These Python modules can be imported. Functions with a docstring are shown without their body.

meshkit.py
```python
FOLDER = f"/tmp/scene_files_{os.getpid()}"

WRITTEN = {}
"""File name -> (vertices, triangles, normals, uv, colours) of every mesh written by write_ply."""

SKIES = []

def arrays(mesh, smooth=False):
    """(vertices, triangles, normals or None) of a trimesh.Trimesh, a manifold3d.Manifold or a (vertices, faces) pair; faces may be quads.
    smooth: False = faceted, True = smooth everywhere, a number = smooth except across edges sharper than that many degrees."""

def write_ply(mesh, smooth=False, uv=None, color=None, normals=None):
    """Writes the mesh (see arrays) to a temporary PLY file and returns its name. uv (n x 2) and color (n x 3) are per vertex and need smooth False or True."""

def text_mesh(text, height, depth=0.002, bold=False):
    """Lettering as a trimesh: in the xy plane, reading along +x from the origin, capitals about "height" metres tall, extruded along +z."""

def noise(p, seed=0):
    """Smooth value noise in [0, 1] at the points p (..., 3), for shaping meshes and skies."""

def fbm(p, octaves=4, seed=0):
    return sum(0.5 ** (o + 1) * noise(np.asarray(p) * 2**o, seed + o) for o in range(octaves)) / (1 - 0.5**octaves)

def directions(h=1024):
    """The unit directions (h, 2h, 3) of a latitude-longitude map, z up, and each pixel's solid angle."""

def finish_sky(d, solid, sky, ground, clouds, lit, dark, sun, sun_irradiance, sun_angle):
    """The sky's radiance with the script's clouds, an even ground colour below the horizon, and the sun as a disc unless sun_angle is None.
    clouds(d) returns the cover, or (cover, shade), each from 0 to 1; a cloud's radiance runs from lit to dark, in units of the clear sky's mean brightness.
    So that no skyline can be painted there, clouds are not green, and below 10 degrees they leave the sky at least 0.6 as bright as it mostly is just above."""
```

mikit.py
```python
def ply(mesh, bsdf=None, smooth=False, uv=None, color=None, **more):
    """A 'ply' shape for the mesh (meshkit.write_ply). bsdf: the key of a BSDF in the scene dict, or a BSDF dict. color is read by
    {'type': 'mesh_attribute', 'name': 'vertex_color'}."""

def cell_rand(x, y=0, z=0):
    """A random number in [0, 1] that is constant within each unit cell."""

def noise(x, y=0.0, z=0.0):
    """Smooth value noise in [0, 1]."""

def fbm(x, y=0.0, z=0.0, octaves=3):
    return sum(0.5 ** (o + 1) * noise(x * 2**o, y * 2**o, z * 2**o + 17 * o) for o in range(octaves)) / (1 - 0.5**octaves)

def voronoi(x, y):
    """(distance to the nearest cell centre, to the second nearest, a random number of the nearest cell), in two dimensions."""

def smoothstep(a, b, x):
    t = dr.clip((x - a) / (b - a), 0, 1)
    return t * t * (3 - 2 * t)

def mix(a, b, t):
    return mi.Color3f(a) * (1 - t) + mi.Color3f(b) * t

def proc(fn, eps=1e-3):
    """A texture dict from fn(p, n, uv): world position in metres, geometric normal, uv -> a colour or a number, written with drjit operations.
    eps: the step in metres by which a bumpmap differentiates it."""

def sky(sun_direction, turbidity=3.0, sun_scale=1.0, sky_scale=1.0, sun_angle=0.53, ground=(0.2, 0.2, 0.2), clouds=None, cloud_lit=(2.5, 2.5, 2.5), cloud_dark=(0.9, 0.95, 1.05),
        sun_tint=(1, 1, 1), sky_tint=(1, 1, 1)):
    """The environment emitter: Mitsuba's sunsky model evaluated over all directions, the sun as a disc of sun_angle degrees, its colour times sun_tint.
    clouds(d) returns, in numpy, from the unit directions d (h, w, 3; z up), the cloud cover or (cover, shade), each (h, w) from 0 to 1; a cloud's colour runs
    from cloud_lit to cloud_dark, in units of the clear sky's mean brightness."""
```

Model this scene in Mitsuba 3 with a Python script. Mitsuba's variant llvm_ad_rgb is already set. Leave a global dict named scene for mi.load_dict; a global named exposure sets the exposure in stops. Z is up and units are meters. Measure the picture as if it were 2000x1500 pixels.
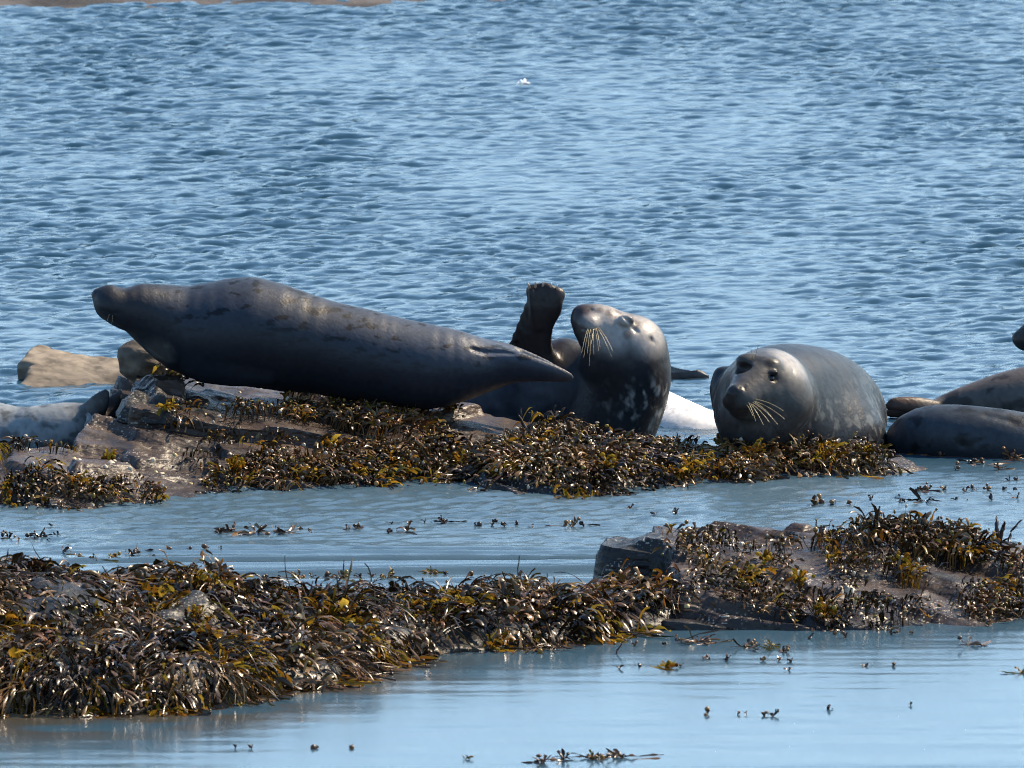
import math, numpy as np, trimesh, mitsuba as mi, drjit as dr, mikit, meshkit
from scipy.ndimage import map_coordinates
T = mi.ScalarTransform4f
scene, labels = {}, {}

# ------------------------------------------------------------------ camera, sky, exposure
H, PITCH, HFOV = 6.7, math.radians(6.6), 4.5
FPX = 1000 / math.tan(math.radians(HFOV / 2))
FWD = np.array([0, math.cos(PITCH), -math.sin(PITCH)])
UPV = np.array([0, math.sin(PITCH), math.cos(PITCH)])
CAM = np.array([0, 0, H])
scene['camera'] = {'type': 'thinlens', 'fov': HFOV, 'fov_axis': 'x', 'aperture_radius': 0.016, 'focus_distance': 55.4,
                   'near_clip': 1.0, 'far_clip': 5000.0,
                   'to_world': T().look_at(origin=CAM.tolist(), target=(CAM + FWD * 50).tolist(), up=[0, 0, 1])}
SUN = np.array([0.60, 0.33, 0.73])
def veil(d):
    """Thin cloud added out of view to pale the water, thickening towards the horizon all round."""
    t = np.clip((0.50 - d[..., 2]) / 0.42, 0, 1)
    return (0.08 + 0.36 * meshkit.fbm(d * [2.5, 2.5, 9.0], 4, 2)) * t * t * (3 - 2 * t)
scene['sky'] = mikit.sky(SUN.tolist(), turbidity=4.0, sky_tint=(0.87, 1.03, 1.08), sun_tint=(1.0, 0.99, 0.97), clouds=veil, cloud_lit=(2.0, 2.5, 2.6))
exposure = 2.88

# ------------------------------------------------------------------ measuring helpers: where a thing seen in the photo stands
def P(px, py, y):
    """The point at distance y that the photograph shows at pixel (px, py)."""
    d = np.array([(px - 1000) / FPX, 0, 0]) + FWD - UPV * (py - 750) / FPX
    return CAM + d * (y / d[1])

def G(px, py, z=0.0):
    """The point at height z that the photograph shows at pixel (px, py)."""
    d = np.array([(px - 1000) / FPX, 0, 0]) + FWD - UPV * (py - 750) / FPX
    return CAM + d * ((z - H) / d[2])

def numbered(name):
    keys = {k.split('__')[0] for k in list(scene) + list(labels)} if '__' not in name else set(scene)
    if name not in keys:
        return name
    i = 1
    while f'{name}_{i:03d}' in keys:
        i += 1
    return f'{name}_{i:03d}'

def tag(key, label=None, category=None, group=None, kind=None):
    labels[key] = {k: v for k, v in (('label', label), ('category', category), ('group', group), ('kind', kind)) if v}

# ------------------------------------------------------------------ solid modelling on a grid: blended round cones, boxes, ellipsoids
class Solid:
    def __init__(s, lo, hi, h):
        s.lo, s.h = np.asarray(lo, float), h
        s.n = np.ceil((np.asarray(hi, float) - s.lo) / h).astype(int) + 1
        s.F = np.full(s.n, 0.25, np.float32)

    def sub(s, lo, hi):
        a = np.clip(np.floor((np.asarray(lo) - s.lo) / s.h).astype(int), 0, s.n)
        b = np.clip(np.ceil((np.asarray(hi) - s.lo) / s.h).astype(int) + 1, 0, s.n)
        if np.any(b <= a):
            return None, None
        ax = [s.lo[k] + s.h * np.arange(a[k], b[k]) for k in range(3)]
        return tuple(slice(a[k], b[k]) for k in range(3)), np.meshgrid(*ax, indexing='ij', sparse=True)

    def put(s, sl, d, k, cut=False):
        f = s.F[sl]
        if cut:
            hh = np.maximum(k - np.abs(f + d), 0) / max(k, 1e-6)
            s.F[sl] = np.maximum(f, -d) + hh * hh * k / 4
        else:
            hh = np.maximum(k - np.abs(f - d), 0) / max(k, 1e-6)
            s.F[sl] = np.minimum(f, d) - hh * hh * k / 4

    def chain(s, pts, rad, k=0.03, flat=None, ratio=1.0, step=None, cut=False):
        """Round cones along a smooth curve through pts; flat: a direction in which the section is ratio times as thick."""
        pts, rad = np.asarray(pts, float), np.asarray(rad, float)
        p, r = curve(pts, rad, step)
        pad = rad.max() * 0 + k + 3 * s.h
        sl, g = s.sub((p - r[:, None]).min(0) - pad, (p + r[:, None]).max(0) + pad)
        if sl is None:
            return
        D = np.full(s.F[sl].shape, 0.25, np.float32)
        off = np.array([c.start for c in sl])
        for a, b, ra, rb in zip(p[:-1], p[1:], r[:-1], r[1:]):
            lo, hi = np.minimum(a - ra, b - rb) - pad, np.maximum(a + ra, b + rb) + pad
            sl2, q = s.sub(lo, hi)
            if sl2 is None:
                continue
            x, y, z = (q[i] - a[i] for i in range(3))
            ab = (b - a).copy()
            if flat is not None:
                fl = np.asarray(flat, float) / np.linalg.norm(flat)
                t = (x * fl[0] + y * fl[1] + z * fl[2]) * (1 / ratio - 1)
                x, y, z = x + t * fl[0], y + t * fl[1], z + t * fl[2]
                ab = ab + fl * np.dot(ab, fl) * (1 / ratio - 1)
            t = np.clip((x * ab[0] + y * ab[1] + z * ab[2]) / max(ab @ ab, 1e-12), 0, 1)
            d = np.sqrt((x - t * ab[0]) ** 2 + (y - t * ab[1]) ** 2 + (z - t * ab[2]) ** 2) - (ra + (rb - ra) * t)
            l2 = tuple(slice(c.start - o, c.stop - o) for c, o in zip(sl2, off))
            D[l2] = np.minimum(D[l2], d)
        s.put(sl, D, k, cut)

    def ball(s, c, r, k=0.02, cut=False):
        """Ellipsoid with axis-aligned half sizes r (a number or three)."""
        c, r = np.asarray(c, float), np.broadcast_to(np.asarray(r, float), 3)
        sl, g = s.sub(c - r - k - 3 * s.h, c + r + k + 3 * s.h)
        if sl is None:
            return
        x, y, z = (g[i] - c[i] for i in range(3))
        k0 = np.sqrt((x / r[0]) ** 2 + (y / r[1]) ** 2 + (z / r[2]) ** 2)
        k1 = np.sqrt((x / r[0] ** 2) ** 2 + (y / r[1] ** 2) ** 2 + (z / r[2] ** 2) ** 2)
        s.put(sl, k0 * (k0 - 1) / np.maximum(k1, 1e-6), k, cut)

    def slab(s, c, half, yaw=0, dip=0, tilt=0, rnd=0.03, k=0.02, cut=False):
        """Rounded box; dip: degrees by which +x goes down; tilt: degrees by which the near side goes down; yaw about z."""
        a, b, w = math.radians(dip), math.radians(tilt), math.radians(yaw)
        Rx = np.array([[1, 0, 0], [0, math.cos(b), -math.sin(b)], [0, math.sin(b), math.cos(b)]])
        Ry = np.array([[math.cos(a), 0, math.sin(a)], [0, 1, 0], [-math.sin(a), 0, math.cos(a)]])
        Rz = np.array([[math.cos(w), -math.sin(w), 0], [math.sin(w), math.cos(w), 0], [0, 0, 1]])
        R, half = Rz @ Ry @ Rx, np.asarray(half, float)
        e = np.abs(R) @ half + k + 3 * s.h
        sl, g = s.sub(np.asarray(c) - e, np.asarray(c) + e)
        if sl is None:
            return
        v = [g[i] - c[i] for i in range(3)]
        q = [np.abs(sum(R[j, i] * v[j] for j in range(3))) - half[i] + rnd for i in range(3)]
        d = np.sqrt(sum(np.maximum(x, 0) ** 2 for x in q)) + np.minimum(np.maximum(np.maximum(q[0], q[1]), q[2]), 0) - rnd
        s.put(sl, d, k, cut)

    def at(s, p):
        """Distance and outward direction at points."""
        c = ((p - s.lo) / s.h).T
        d = map_coordinates(s.F, c, order=1, mode='nearest')
        e = 1.0
        g = np.stack([map_coordinates(s.F, c + e * np.eye(3)[:, [i]], order=1, mode='nearest') -
                      map_coordinates(s.F, c - e * np.eye(3)[:, [i]], order=1, mode='nearest') for i in range(3)], 1)
        return d, g / (np.linalg.norm(g, axis=1, keepdims=True) + 1e-9)

    def mesh(s, smooth=2):
        F, S = s.F, s.F < 0
        cnt = np.zeros(np.array(F.shape) - 1, np.int8)
        cs = [(a, b, c) for a in (0, 1) for b in (0, 1) for c in (0, 1)]
        shp = cnt.shape
        for c in cs:
            cnt += S[c[0]:c[0] + shp[0], c[1]:c[1] + shp[1], c[2]:c[2] + shp[2]]
        act = (cnt > 0) & (cnt < 8)
        I = np.argwhere(act)
        idx = np.full(shp, -1, np.int64)
        idx[act] = np.arange(len(I))
        pos, num = np.zeros((len(I), 3)), np.zeros(len(I))
        vals = {c: F[I[:, 0] + c[0], I[:, 1] + c[1], I[:, 2] + c[2]] for c in cs}
        for c in cs:
            for ax in range(3):
                if c[ax] == 0:
                    e = list(c); e[ax] = 1
                    fa, fb = vals[c], vals[tuple(e)]
                    m = (fa < 0) != (fb < 0)
                    t = fa[m] / (fa[m] - fb[m])
                    q = np.tile(np.array(c, float), (m.sum(), 1)); q[:, ax] = t
                    pos[m] += q; num[m] += 1
        V = s.lo + s.h * (I + pos / num[:, None])
        faces = []
        for ax in range(3):
            o1, o2 = (ax + 1) % 3, (ax + 2) % 3
            a = np.moveaxis(S, (ax, o1, o2), (0, 1, 2)); ii = np.moveaxis(idx, (ax, o1, o2), (0, 1, 2))
            d = a[:-1, 1:-1, 1:-1].astype(np.int8) - a[1:, 1:-1, 1:-1]
            for sg in (1, -1):
                w = np.argwhere(d == sg)
                i, j, k = w[:, 0], w[:, 1], w[:, 2]
                q = np.stack([ii[i, j, k], ii[i, j + 1, k], ii[i, j + 1, k + 1], ii[i, j, k + 1]], 1)
                faces.append(q if sg == 1 else q[:, ::-1])
        q = np.vstack(faces)
        f = np.vstack([q[:, [0, 1, 2]], q[:, [0, 2, 3]]])
        m = trimesh.Trimesh(V, f, process=False)
        if smooth:
            v, e = np.array(m.vertices), m.edges_unique
            deg = np.bincount(e.ravel(), minlength=len(v))[:, None]
            for it in range(smooth * 2):
                a = np.zeros_like(v)
                for x in range(3):
                    a[:, x] = np.bincount(e[:, 0], v[e[:, 1], x], len(v)) + np.bincount(e[:, 1], v[e[:, 0], x], len(v))
                v = v + (0.5 if it % 2 == 0 else -0.53) * (a / np.maximum(deg, 1) - v)
            m.vertices = v
        return m

def curve(pts, rad, step=None):
    """Catmull-Rom through pts, sampled about every third of a radius."""
    if len(pts) < 3:
        t = np.linspace(0, 1, 5)
        return pts[0] + (pts[-1] - pts[0]) * t[:, None], rad[0] + (rad[-1] - rad[0]) * t
    q = np.c_[pts, rad]
    e = np.vstack([2 * q[0] - q[1], q, 2 * q[-1] - q[-2]])
    out = []
    for i in range(1, len(e) - 2):
        n = max(2, int(np.linalg.norm(e[i + 1, :3] - e[i, :3]) / (step or 0.25 * min(e[i, 3], e[i + 1, 3]) + 0.004)))
        t = np.linspace(0, 1, n, endpoint=False)[:, None]
        out.append(0.5 * (2 * e[i] + (e[i + 1] - e[i - 1]) * t + (2 * e[i - 1] - 5 * e[i] + 4 * e[i + 1] - e[i + 2]) * t ** 2
                          + (3 * e[i] - e[i - 1] - 3 * e[i + 1] + e[i + 2]) * t ** 3))
    out = np.vstack(out + [q[-1:]])
    return out[:, :3], np.maximum(out[:, 3], 0.002)

def normals(v, f):
    n = np.zeros_like(v)
    fn = np.cross(v[f[:, 1]] - v[f[:, 0]], v[f[:, 2]] - v[f[:, 0]])
    for k in range(3):
        for x in range(3):
            n[:, x] += np.bincount(f[:, k], fn[:, x], len(v))
    return n / np.maximum(np.linalg.norm(n, axis=1, keepdims=True), 1e-12)

def sstep(a, b, x):
    t = np.clip((x - a) / (b - a), 0, 1)
    return t * t * (3 - 2 * t)

def lerp(a, b, t):
    return np.asarray(a, float) * (1 - t[:, None]) + np.asarray(b, float) * t[:, None]

# ------------------------------------------------------------------ materials
VC = {'type': 'mesh_attribute', 'name': 'vertex_color'}
def shallows(p, n, uv):
    """Clear deep water beyond the rocks, thin water over pale ground and weed between them, lightened further in place of reflected sky."""
    pale_water = mikit.smoothstep(55.4, 53.6, p.y - 0.25 * mikit.smoothstep(0.5, 1.8, p.x)) * (0.45 + 0.55 * mikit.smoothstep(49.4, 51.2, p.y))
    pale_water = pale_water * (0.75 + 0.5 * mikit.fbm(p.x * 1.6, p.y * 2.4, 0.0, 3))
    c = mikit.mix([0.005, 0.025, 0.045], [0.040, 0.072, 0.098], dr.clip(pale_water, 0, 1))  # paler base fills in for sky reflection missing from the channel
    front = dr.select(p.x > -0.76, 48.75 + 0.93 * p.x, 48.47 + 0.62 * p.x) - p.y          # weed grows on under water in front of the reef
    weed = mikit.smoothstep(-1.0, -0.5, front) * mikit.smoothstep(1.5, 0.2, front + 0.5 * mikit.noise(p.x * 2.5, p.y * 2.5)) * mikit.smoothstep(0.2, -0.8, p.x) * mikit.smoothstep(0.30, 0.55, mikit.fbm(p.x * 3.0, p.y * 4.0, 0.0, 3))
    return c * (1 - 0.85 * weed) + mi.Color3f(0.030, 0.020, 0.008) * weed
scene['water_surface'] = {'type': 'principled', 'eta': 1.33, 'base_color': mikit.proc(shallows),
                          'roughness': mikit.proc(lambda p, n, uv: 0.15 + 0.08 * mikit.smoothstep(50.6, 53.0, p.y) * (1 - 0.5 * mikit.smoothstep(55.0, 58.0, p.y)))}
def bumped(bsdf, fn, eps=2e-3, scale=1.0):
    return {'type': 'bumpmap', 'arbitrary': mikit.proc(fn, eps), 'scale': scale, 'bsdf': bsdf}
def fur_bump(p, n, uv):
    return 0.0007 * mikit.noise(p.x * 170, p.y * 170, p.z * 120) + 0.0005 * mikit.noise(p.x * 80, p.y * 80, p.z * 60) + 0.0007 * mikit.noise(p.x * 28, p.y * 28, p.z * 45)
scene['seal_fur'] = {'type': 'twosided', 'bsdf': bumped({'type': 'principled', 'base_color': VC, 'roughness': 0.48, 'specular': 0.2}, fur_bump)}
scene['wet_fur'] = {'type': 'twosided', 'bsdf': bumped({'type': 'principled', 'base_color': VC, 'roughness': 0.40, 'specular': 0.20}, fur_bump)}
scene['wet_eye'] = {'type': 'principled', 'base_color': {'type': 'rgb', 'value': [0.006, 0.005, 0.005]}, 'roughness': 0.12, 'specular': 0.4}
scene['whisker_horn'] = {'type': 'principled', 'base_color': {'type': 'rgb', 'value': [0.30, 0.235, 0.13]}, 'roughness': 0.35, 'specular': 0.5}
scene['claw_horn'] = {'type': 'principled', 'base_color': {'type': 'rgb', 'value': [0.35, 0.24, 0.17]}, 'roughness': 0.3, 'specular': 0.5}
def rock_bump(p, n, uv):
    s = p.z * 60 + p.x * 10 - p.y * 9
    return 0.012 * mikit.fbm(p.x * 20, p.y * 20, p.z * 40, 4) + 0.005 * mikit.noise(p.x * 6, p.y * 9, s)
scene['barnacle_lime'] = bumped({'type': 'principled', 'base_color': {'type': 'rgb', 'value': [0.26, 0.24, 0.20]}, 'roughness': 0.7, 'specular': 0.3}, rock_bump)
scene['rock_face'] = bumped({'type': 'principled', 'base_color': VC, 'roughness': 0.48, 'specular': 0.3}, rock_bump)
scene['stone_face'] = bumped({'type': 'principled', 'base_color': VC, 'roughness': 0.75, 'specular': 0.3}, rock_bump)
def barnacles(p, n, uv):
    return mikit.smoothstep(0.70, 0.80, mikit.noise(p.x * 120, p.y * 120, p.z * 120)) * mikit.smoothstep(0.50, 0.68, mikit.fbm(p.x * 5, p.y * 4, p.z * 9, 3))
def ref(k):
    return {'type': 'ref', 'id': k}
scene['wet_rock'] = {'type': 'twosided', 'bsdf': {'type': 'blendbsdf', 'weight': mikit.proc(barnacles), 'a': ref('rock_face'), 'b': ref('barnacle_lime')}}
scene['dry_rock'] = {'type': 'twosided', 'bsdf': ref('stone_face')}
scene['wet_weed'] = {'type': 'twosided', 'bsdf': {'type': 'principled', 'base_color': VC, 'roughness': 0.30, 'specular': 0.32}}
scene['thin_weed'] = {'type': 'principledthin', 'base_color': VC, 'roughness': 0.3, 'diff_trans': 1.0, 'eta': 1.4}
def shell_bump(p, n, uv):
    return 0.0012 * mikit.fbm(p.x * 120, p.y * 120, p.z * 120, 2)
scene['shell_lime'] = {'type': 'twosided', 'bsdf': bumped({'type': 'principled', 'base_color': VC, 'roughness': 0.45, 'specular': 0.4}, shell_bump)}

# ------------------------------------------------------------------ sea: one sheet out to the horizon, wind waves beyond the rocks, calm pools among them
def wave_tile(nx, ny, d, seed, peak, wind, lo=0.05):
    g = np.random.default_rng(seed)
    kx, ky = np.meshgrid(2 * np.pi * np.fft.fftfreq(nx, d), 2 * np.pi * np.fft.fftfreq(ny, d), indexing='ij')
    k = np.hypot(kx, ky); k[0, 0] = 1
    kp = 2 * np.pi / peak
    c = np.abs((kx * math.cos(wind) + ky * math.sin(wind)) / k)
    S = k ** -3.35 * np.exp(-1.25 * (kp / k) ** 2) * (0.22 + c ** 2) * np.exp(-(k * lo / 6.28) ** 2)
    S[0, 0] = 0
    a = (g.standard_normal((nx, ny)) + 1j * g.standard_normal((nx, ny))) * np.sqrt(S)
    z = np.fft.ifft2(a)
    gx, gy = np.fft.ifft2(1j * kx * a).real, np.fft.ifft2(1j * ky * a).real
    rms = math.sqrt((gx ** 2 + gy ** 2).mean())
    dx, dy = np.fft.ifft2(-1j * kx / k * a).real, np.fft.ifft2(-1j * ky / k * a).real
    return [q / rms for q in (z.real, dx, dy)]

WSLOPE = 0.185
DXW = 0.025
tile = wave_tile(600, 1500, DXW, 7, 0.44, math.radians(98))
fine = wave_tile(320, 760, DXW, 8, 0.17, math.radians(95), 0.045)
gx = np.arange(-4.6, 4.6001, DXW)
far = lambda a, b, n: a + (b - a) * (np.linspace(0, 1, n + 1)[1:] ** 2.6)
gx = np.r_[-far(4.6, 900, 24)[::-1], gx, far(4.6, 900, 24)]
gy = np.arange(44.0, 80.01, DXW)
gy = np.r_[-far(-44.0, 300, 16)[::-1], gy, far(80.01, 3000, 24)]
X, Y = np.meshgrid(gx, gy, indexing='ij')
def sample(t, x, y):
    return map_coordinates(t, [x / DXW, y / DXW], order=1, mode='grid-wrap')
open_sea = sstep(54.6, 57.2, Y + 0.25 * np.sin(X * 1.3))
gust = 0.35 + 1.35 * meshkit.fbm(np.stack([X * 0.9, Y * 0.30, X * 0], -1), 3, 5)
amp = WSLOPE * gust * (0.035 + 0.965 * open_sea)
inside = (np.abs(X) < 4.61) & (Y > 43.9) & (Y < 80.02)
amp = amp * inside
Z = sample(tile[0], X, Y) * amp + sample(fine[0], X, Y) * 0.12 * gust * inside * (0.10 + 1.25 * sstep(51.2, 53.0, Y + 0.3 * np.sin(X * 2) + 0.15 * np.sin(X * 7)) - 0.65 * open_sea) * sstep(46.0, 50.5, Y + 0.4 * np.sin(X * 2)).clip(0.55, 1)
CHOP = 1.1
XX, YY = X + CHOP * amp * sample(tile[1], X, Y), Y + CHOP * amp * sample(tile[2], X, Y)
# rings spreading from the near end of the right-hand rock
c0 = G(1180, 1135)
rr = np.hypot((X - c0[0]) * 0.35, Y - c0[1] + 1.4)
env = np.exp(-((Y - G(800, 1105)[1]) / 0.55) ** 2) * sstep(1.6, 0.2, X - 0.3) 
ph = 5.0 * meshkit.fbm(np.stack([X * 0.55, Y * 0.9, X * 0], -1), 3, 3)
patch = sstep(0.30, 0.62, meshkit.fbm(np.stack([X * 0.45, Y * 2.2, X * 0], -1), 3, 13))
Z += 0.012 * env * patch * (np.sin(rr * 2 * np.pi / 0.23 + 2.2 * ph) + 0.6 * np.sin(rr * 2 * np.pi / 0.145 + 3.5 * ph + 1.0))
Z += inside * sstep(54.0, 52.5, Y) * 0.0045 * (meshkit.fbm(np.stack([X * 1.1 + 0.4 * Y, Y * 8.0, X * 0], -1), 3, 17) - 0.5)      # long faint ripples on the pools
ni, nj = X.shape
i, j = np.meshgrid(np.arange(ni - 1), np.arange(nj - 1), indexing='ij')
q = np.stack([i * nj + j, (i + 1) * nj + j, (i + 1) * nj + j + 1, i * nj + j + 1], -1).reshape(-1, 4)
scene['sea'] = mikit.ply((np.stack([XX, YY, Z], -1).reshape(-1, 3), q), 'water_surface', smooth=True)
tag('sea', 'blue wind-rippled sea, calm between the rocks', kind='structure')

# ------------------------------------------------------------------ rocks
STRATA = np.array([0.17, -0.045, 0.984])
def rough(m, amp=0.012, ledge=0.012, seed=0, lumps=0.0):
    v, f = np.array(m.vertices), np.array(m.faces)
    n = normals(v, f)
    wob = meshkit.fbm(v * [2.2, 2.2, 5], 3, seed)
    d = amp * (meshkit.fbm(v * [10, 10, 16], 4, seed + 3) - 0.5) * 2.4 + amp * 1.5 * (meshkit.noise(v * 2.6, seed + 9) - 0.5)
    if ledge:                                   # weathered layers: each stands back from the one below
        for T, w in ((0.060, 0.85), (0.021, 0.6)):
            f = (v @ STRATA / T + 2.2 * wob) % 1
            v = v + STRATA * (w * T * (sstep(0.72, 1.0, f) - f))[:, None]
    if lumps:
        d = d + lumps * (meshkit.fbm(v * [4.2, 3.0, 4.2], 3, seed + 40) - 0.5) * 2
    m.vertices = v + n * d[:, None]
    return m

def rock_colour(m, seed, dry=0.0, dark_zone=None):
    v = np.array(m.vertices); n = normals(v, np.array(m.faces))
    a, b = meshkit.fbm(v * [4, 4, 9], 4, seed), meshkit.fbm(v * [16, 16, 26], 3, seed + 5)
    s = meshkit.fbm(np.c_[v[:, 0] * 3, v[:, 1] * 3, (v @ STRATA) * 45], 3, seed + 8)
    c = lerp([0.020, 0.0130, 0.0100], [0.042, 0.029, 0.0225], sstep(0.35, 0.65, a))
    c = lerp(0, 1, np.ones(len(v)))[:, :1] * c
    c = c * (1 - 0.5 * sstep(0.5, 0.7, s)[:, None])
    t = sstep(0.55, 0.75, b) * 0.6
    c = c * (1 - t[:, None]) + np.array([0.042, 0.025, 0.017]) * t[:, None]
    if dry:
        c = c * (1 - dry) + lerp([0.075, 0.060, 0.042], [0.24, 0.20, 0.15], sstep(0.38, 0.62, 0.5 * a + 0.5 * b)) * dry
    if dark_zone is not None:  # darkens the colour: painted shade on upright ends, plain darkening on the reef
        al = sstep(dark_zone[1], dark_zone[1] * .55, np.linalg.norm((v - dark_zone[0]) * [1, .5, 1], axis=1) + 0.05 * (b - .5))
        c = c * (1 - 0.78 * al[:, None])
    wet = 1 - 0.45 * sstep(0.10, 0.0, v[:, 2])
    return np.clip(c * wet[:, None], 0.01, 1)

ROCKS = {}
def rock(name, s, label, seed, amp=0.012, ledge=0.012, dry=0.0, mat='wet_rock', smooth=1, dark_zone=None, lumps=0.0):
    m = rough(s.mesh(smooth), amp, ledge, seed, lumps)
    key = numbered(name)
    scene[key] = mikit.ply(m, mat, smooth=True, color=rock_colour(m, seed, dry, dark_zone))
    tag(key, label, 'rock')
    ROCKS[key] = (s, m)
    return key

# the main outcrop: plates dipping to the right and towards the viewer
s = Solid([-2.2, 53.0, -0.25], [1.75, 57.0, 0.50], 0.0145)
def plate(px, py, y, hx, hy, hz, **kw):
    kw = {'dip': 8, 'tilt': 8, 'rnd': 0.02, **kw}
    s.slab(P(px, py, y), [hx, hy, hz], **kw)
plate(520, 890, 55.5, 0.60, 0.75, 0.28, dip=7, tilt=3)           # plate under the long seal
plate(460, 990, 54.75, 0.46, 0.55, 0.28, dip=9, tilt=10, yaw=-6)     # second step
plate(560, 1045, 54.5, 0.70, 0.60, 0.28, dip=9, tilt=13, yaw=4)
plate(330, 1030, 54.25, 0.50, 0.60, 0.22, dip=12, tilt=12, yaw=-8)
plate(800, 985, 54.9, 0.60, 0.80, 0.25, dip=8, tilt=8)
plate(920, 960, 55.0, 0.35, 0.60, 0.22, dip=9, tilt=8, yaw=-10)
plate(760, 1060, 54.2, 0.75, 0.50, 0.22, dip=6, tilt=14)
s.ball(P(1100, 985, 54.6), [0.55, 0.85, 0.265], 0.06)
s.ball(P(1320, 960, 54.8), [0.55, 0.75, 0.17], 0.06)
s.ball(P(1540, 922, 55.0), [0.50, 0.55, 0.115], 0.06)
s.ball(P(1690, 912, 54.85), [0.27, 0.28, 0.07], 0.06)
rock('rock_outcrop', s, 'long layered purple-grey rock under the reclining dark seal', 1)

s = Solid([-2.9, 52.8, -0.25], [-1.2, 55.4, 0.4], 0.014)
s.ball(P(60, 990, 54.2), [0.42, 0.75, 0.245], 0.05)
s.slab(P(225, 1030, 54.05), [0.45, 0.36, 0.19], dip=5, tilt=8, rnd=0.03)
s.slab(P(30, 1035, 53.75), [0.40, 0.35, 0.18], dip=8, tilt=14, rnd=0.06, k=0.05)
s.slab(P(290, 1040, 53.75), [0.40, 0.35, 0.17], dip=13, tilt=10, yaw=-6, rnd=0.03)
rock('rock', s, 'low dark layered rock at the left edge below the pale flippered seal', 2)

s = Solid([-2.4, 57.0, -0.3], [-1.4, 59.0, 0.5], 0.016)
s.slab(P(160, 790, 58.0), [0.25, 0.27, 0.135], dip=5, tilt=13, yaw=-10, rnd=0.006, k=0.004)
s.slab(P(135, 757, 58.22), [0.215, 0.17, 0.115], dip=11, tilt=5, yaw=-8, rnd=0.006, k=0.004)
s.slab(P(220, 785, 58.2), [0.19, 0.2, 0.10], dip=6, tilt=8, yaw=-5, rnd=0.02)
rock('rock', s, 'pale sunlit slab rock standing in the waves at the left', 3, amp=0.016, ledge=0, smooth=0, lumps=0.008, dry=0.8, mat='dry_rock')

s = Solid([-1.9, 55.2, -0.3], [-1.2, 56.6, 0.6], 0.014)
s.ball(P(290, 715, 55.75), [0.105, 0.14, 0.075], 0.03)
s.ball(P(275, 700, 55.75), [0.075, 0.10, 0.045], 0.03)
s.ball(P(315, 760, 55.8), [0.11, 0.18, 0.12], 0.03)
s.ball(P(300, 830, 55.8), [0.10, 0.18, 0.15], 0.03)
rock('rock', s, 'brown knobbly rock under the chest of the long dark seal', 4, amp=0.034, ledge=0, lumps=0.03, dry=0.35, mat='dry_rock')

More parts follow.
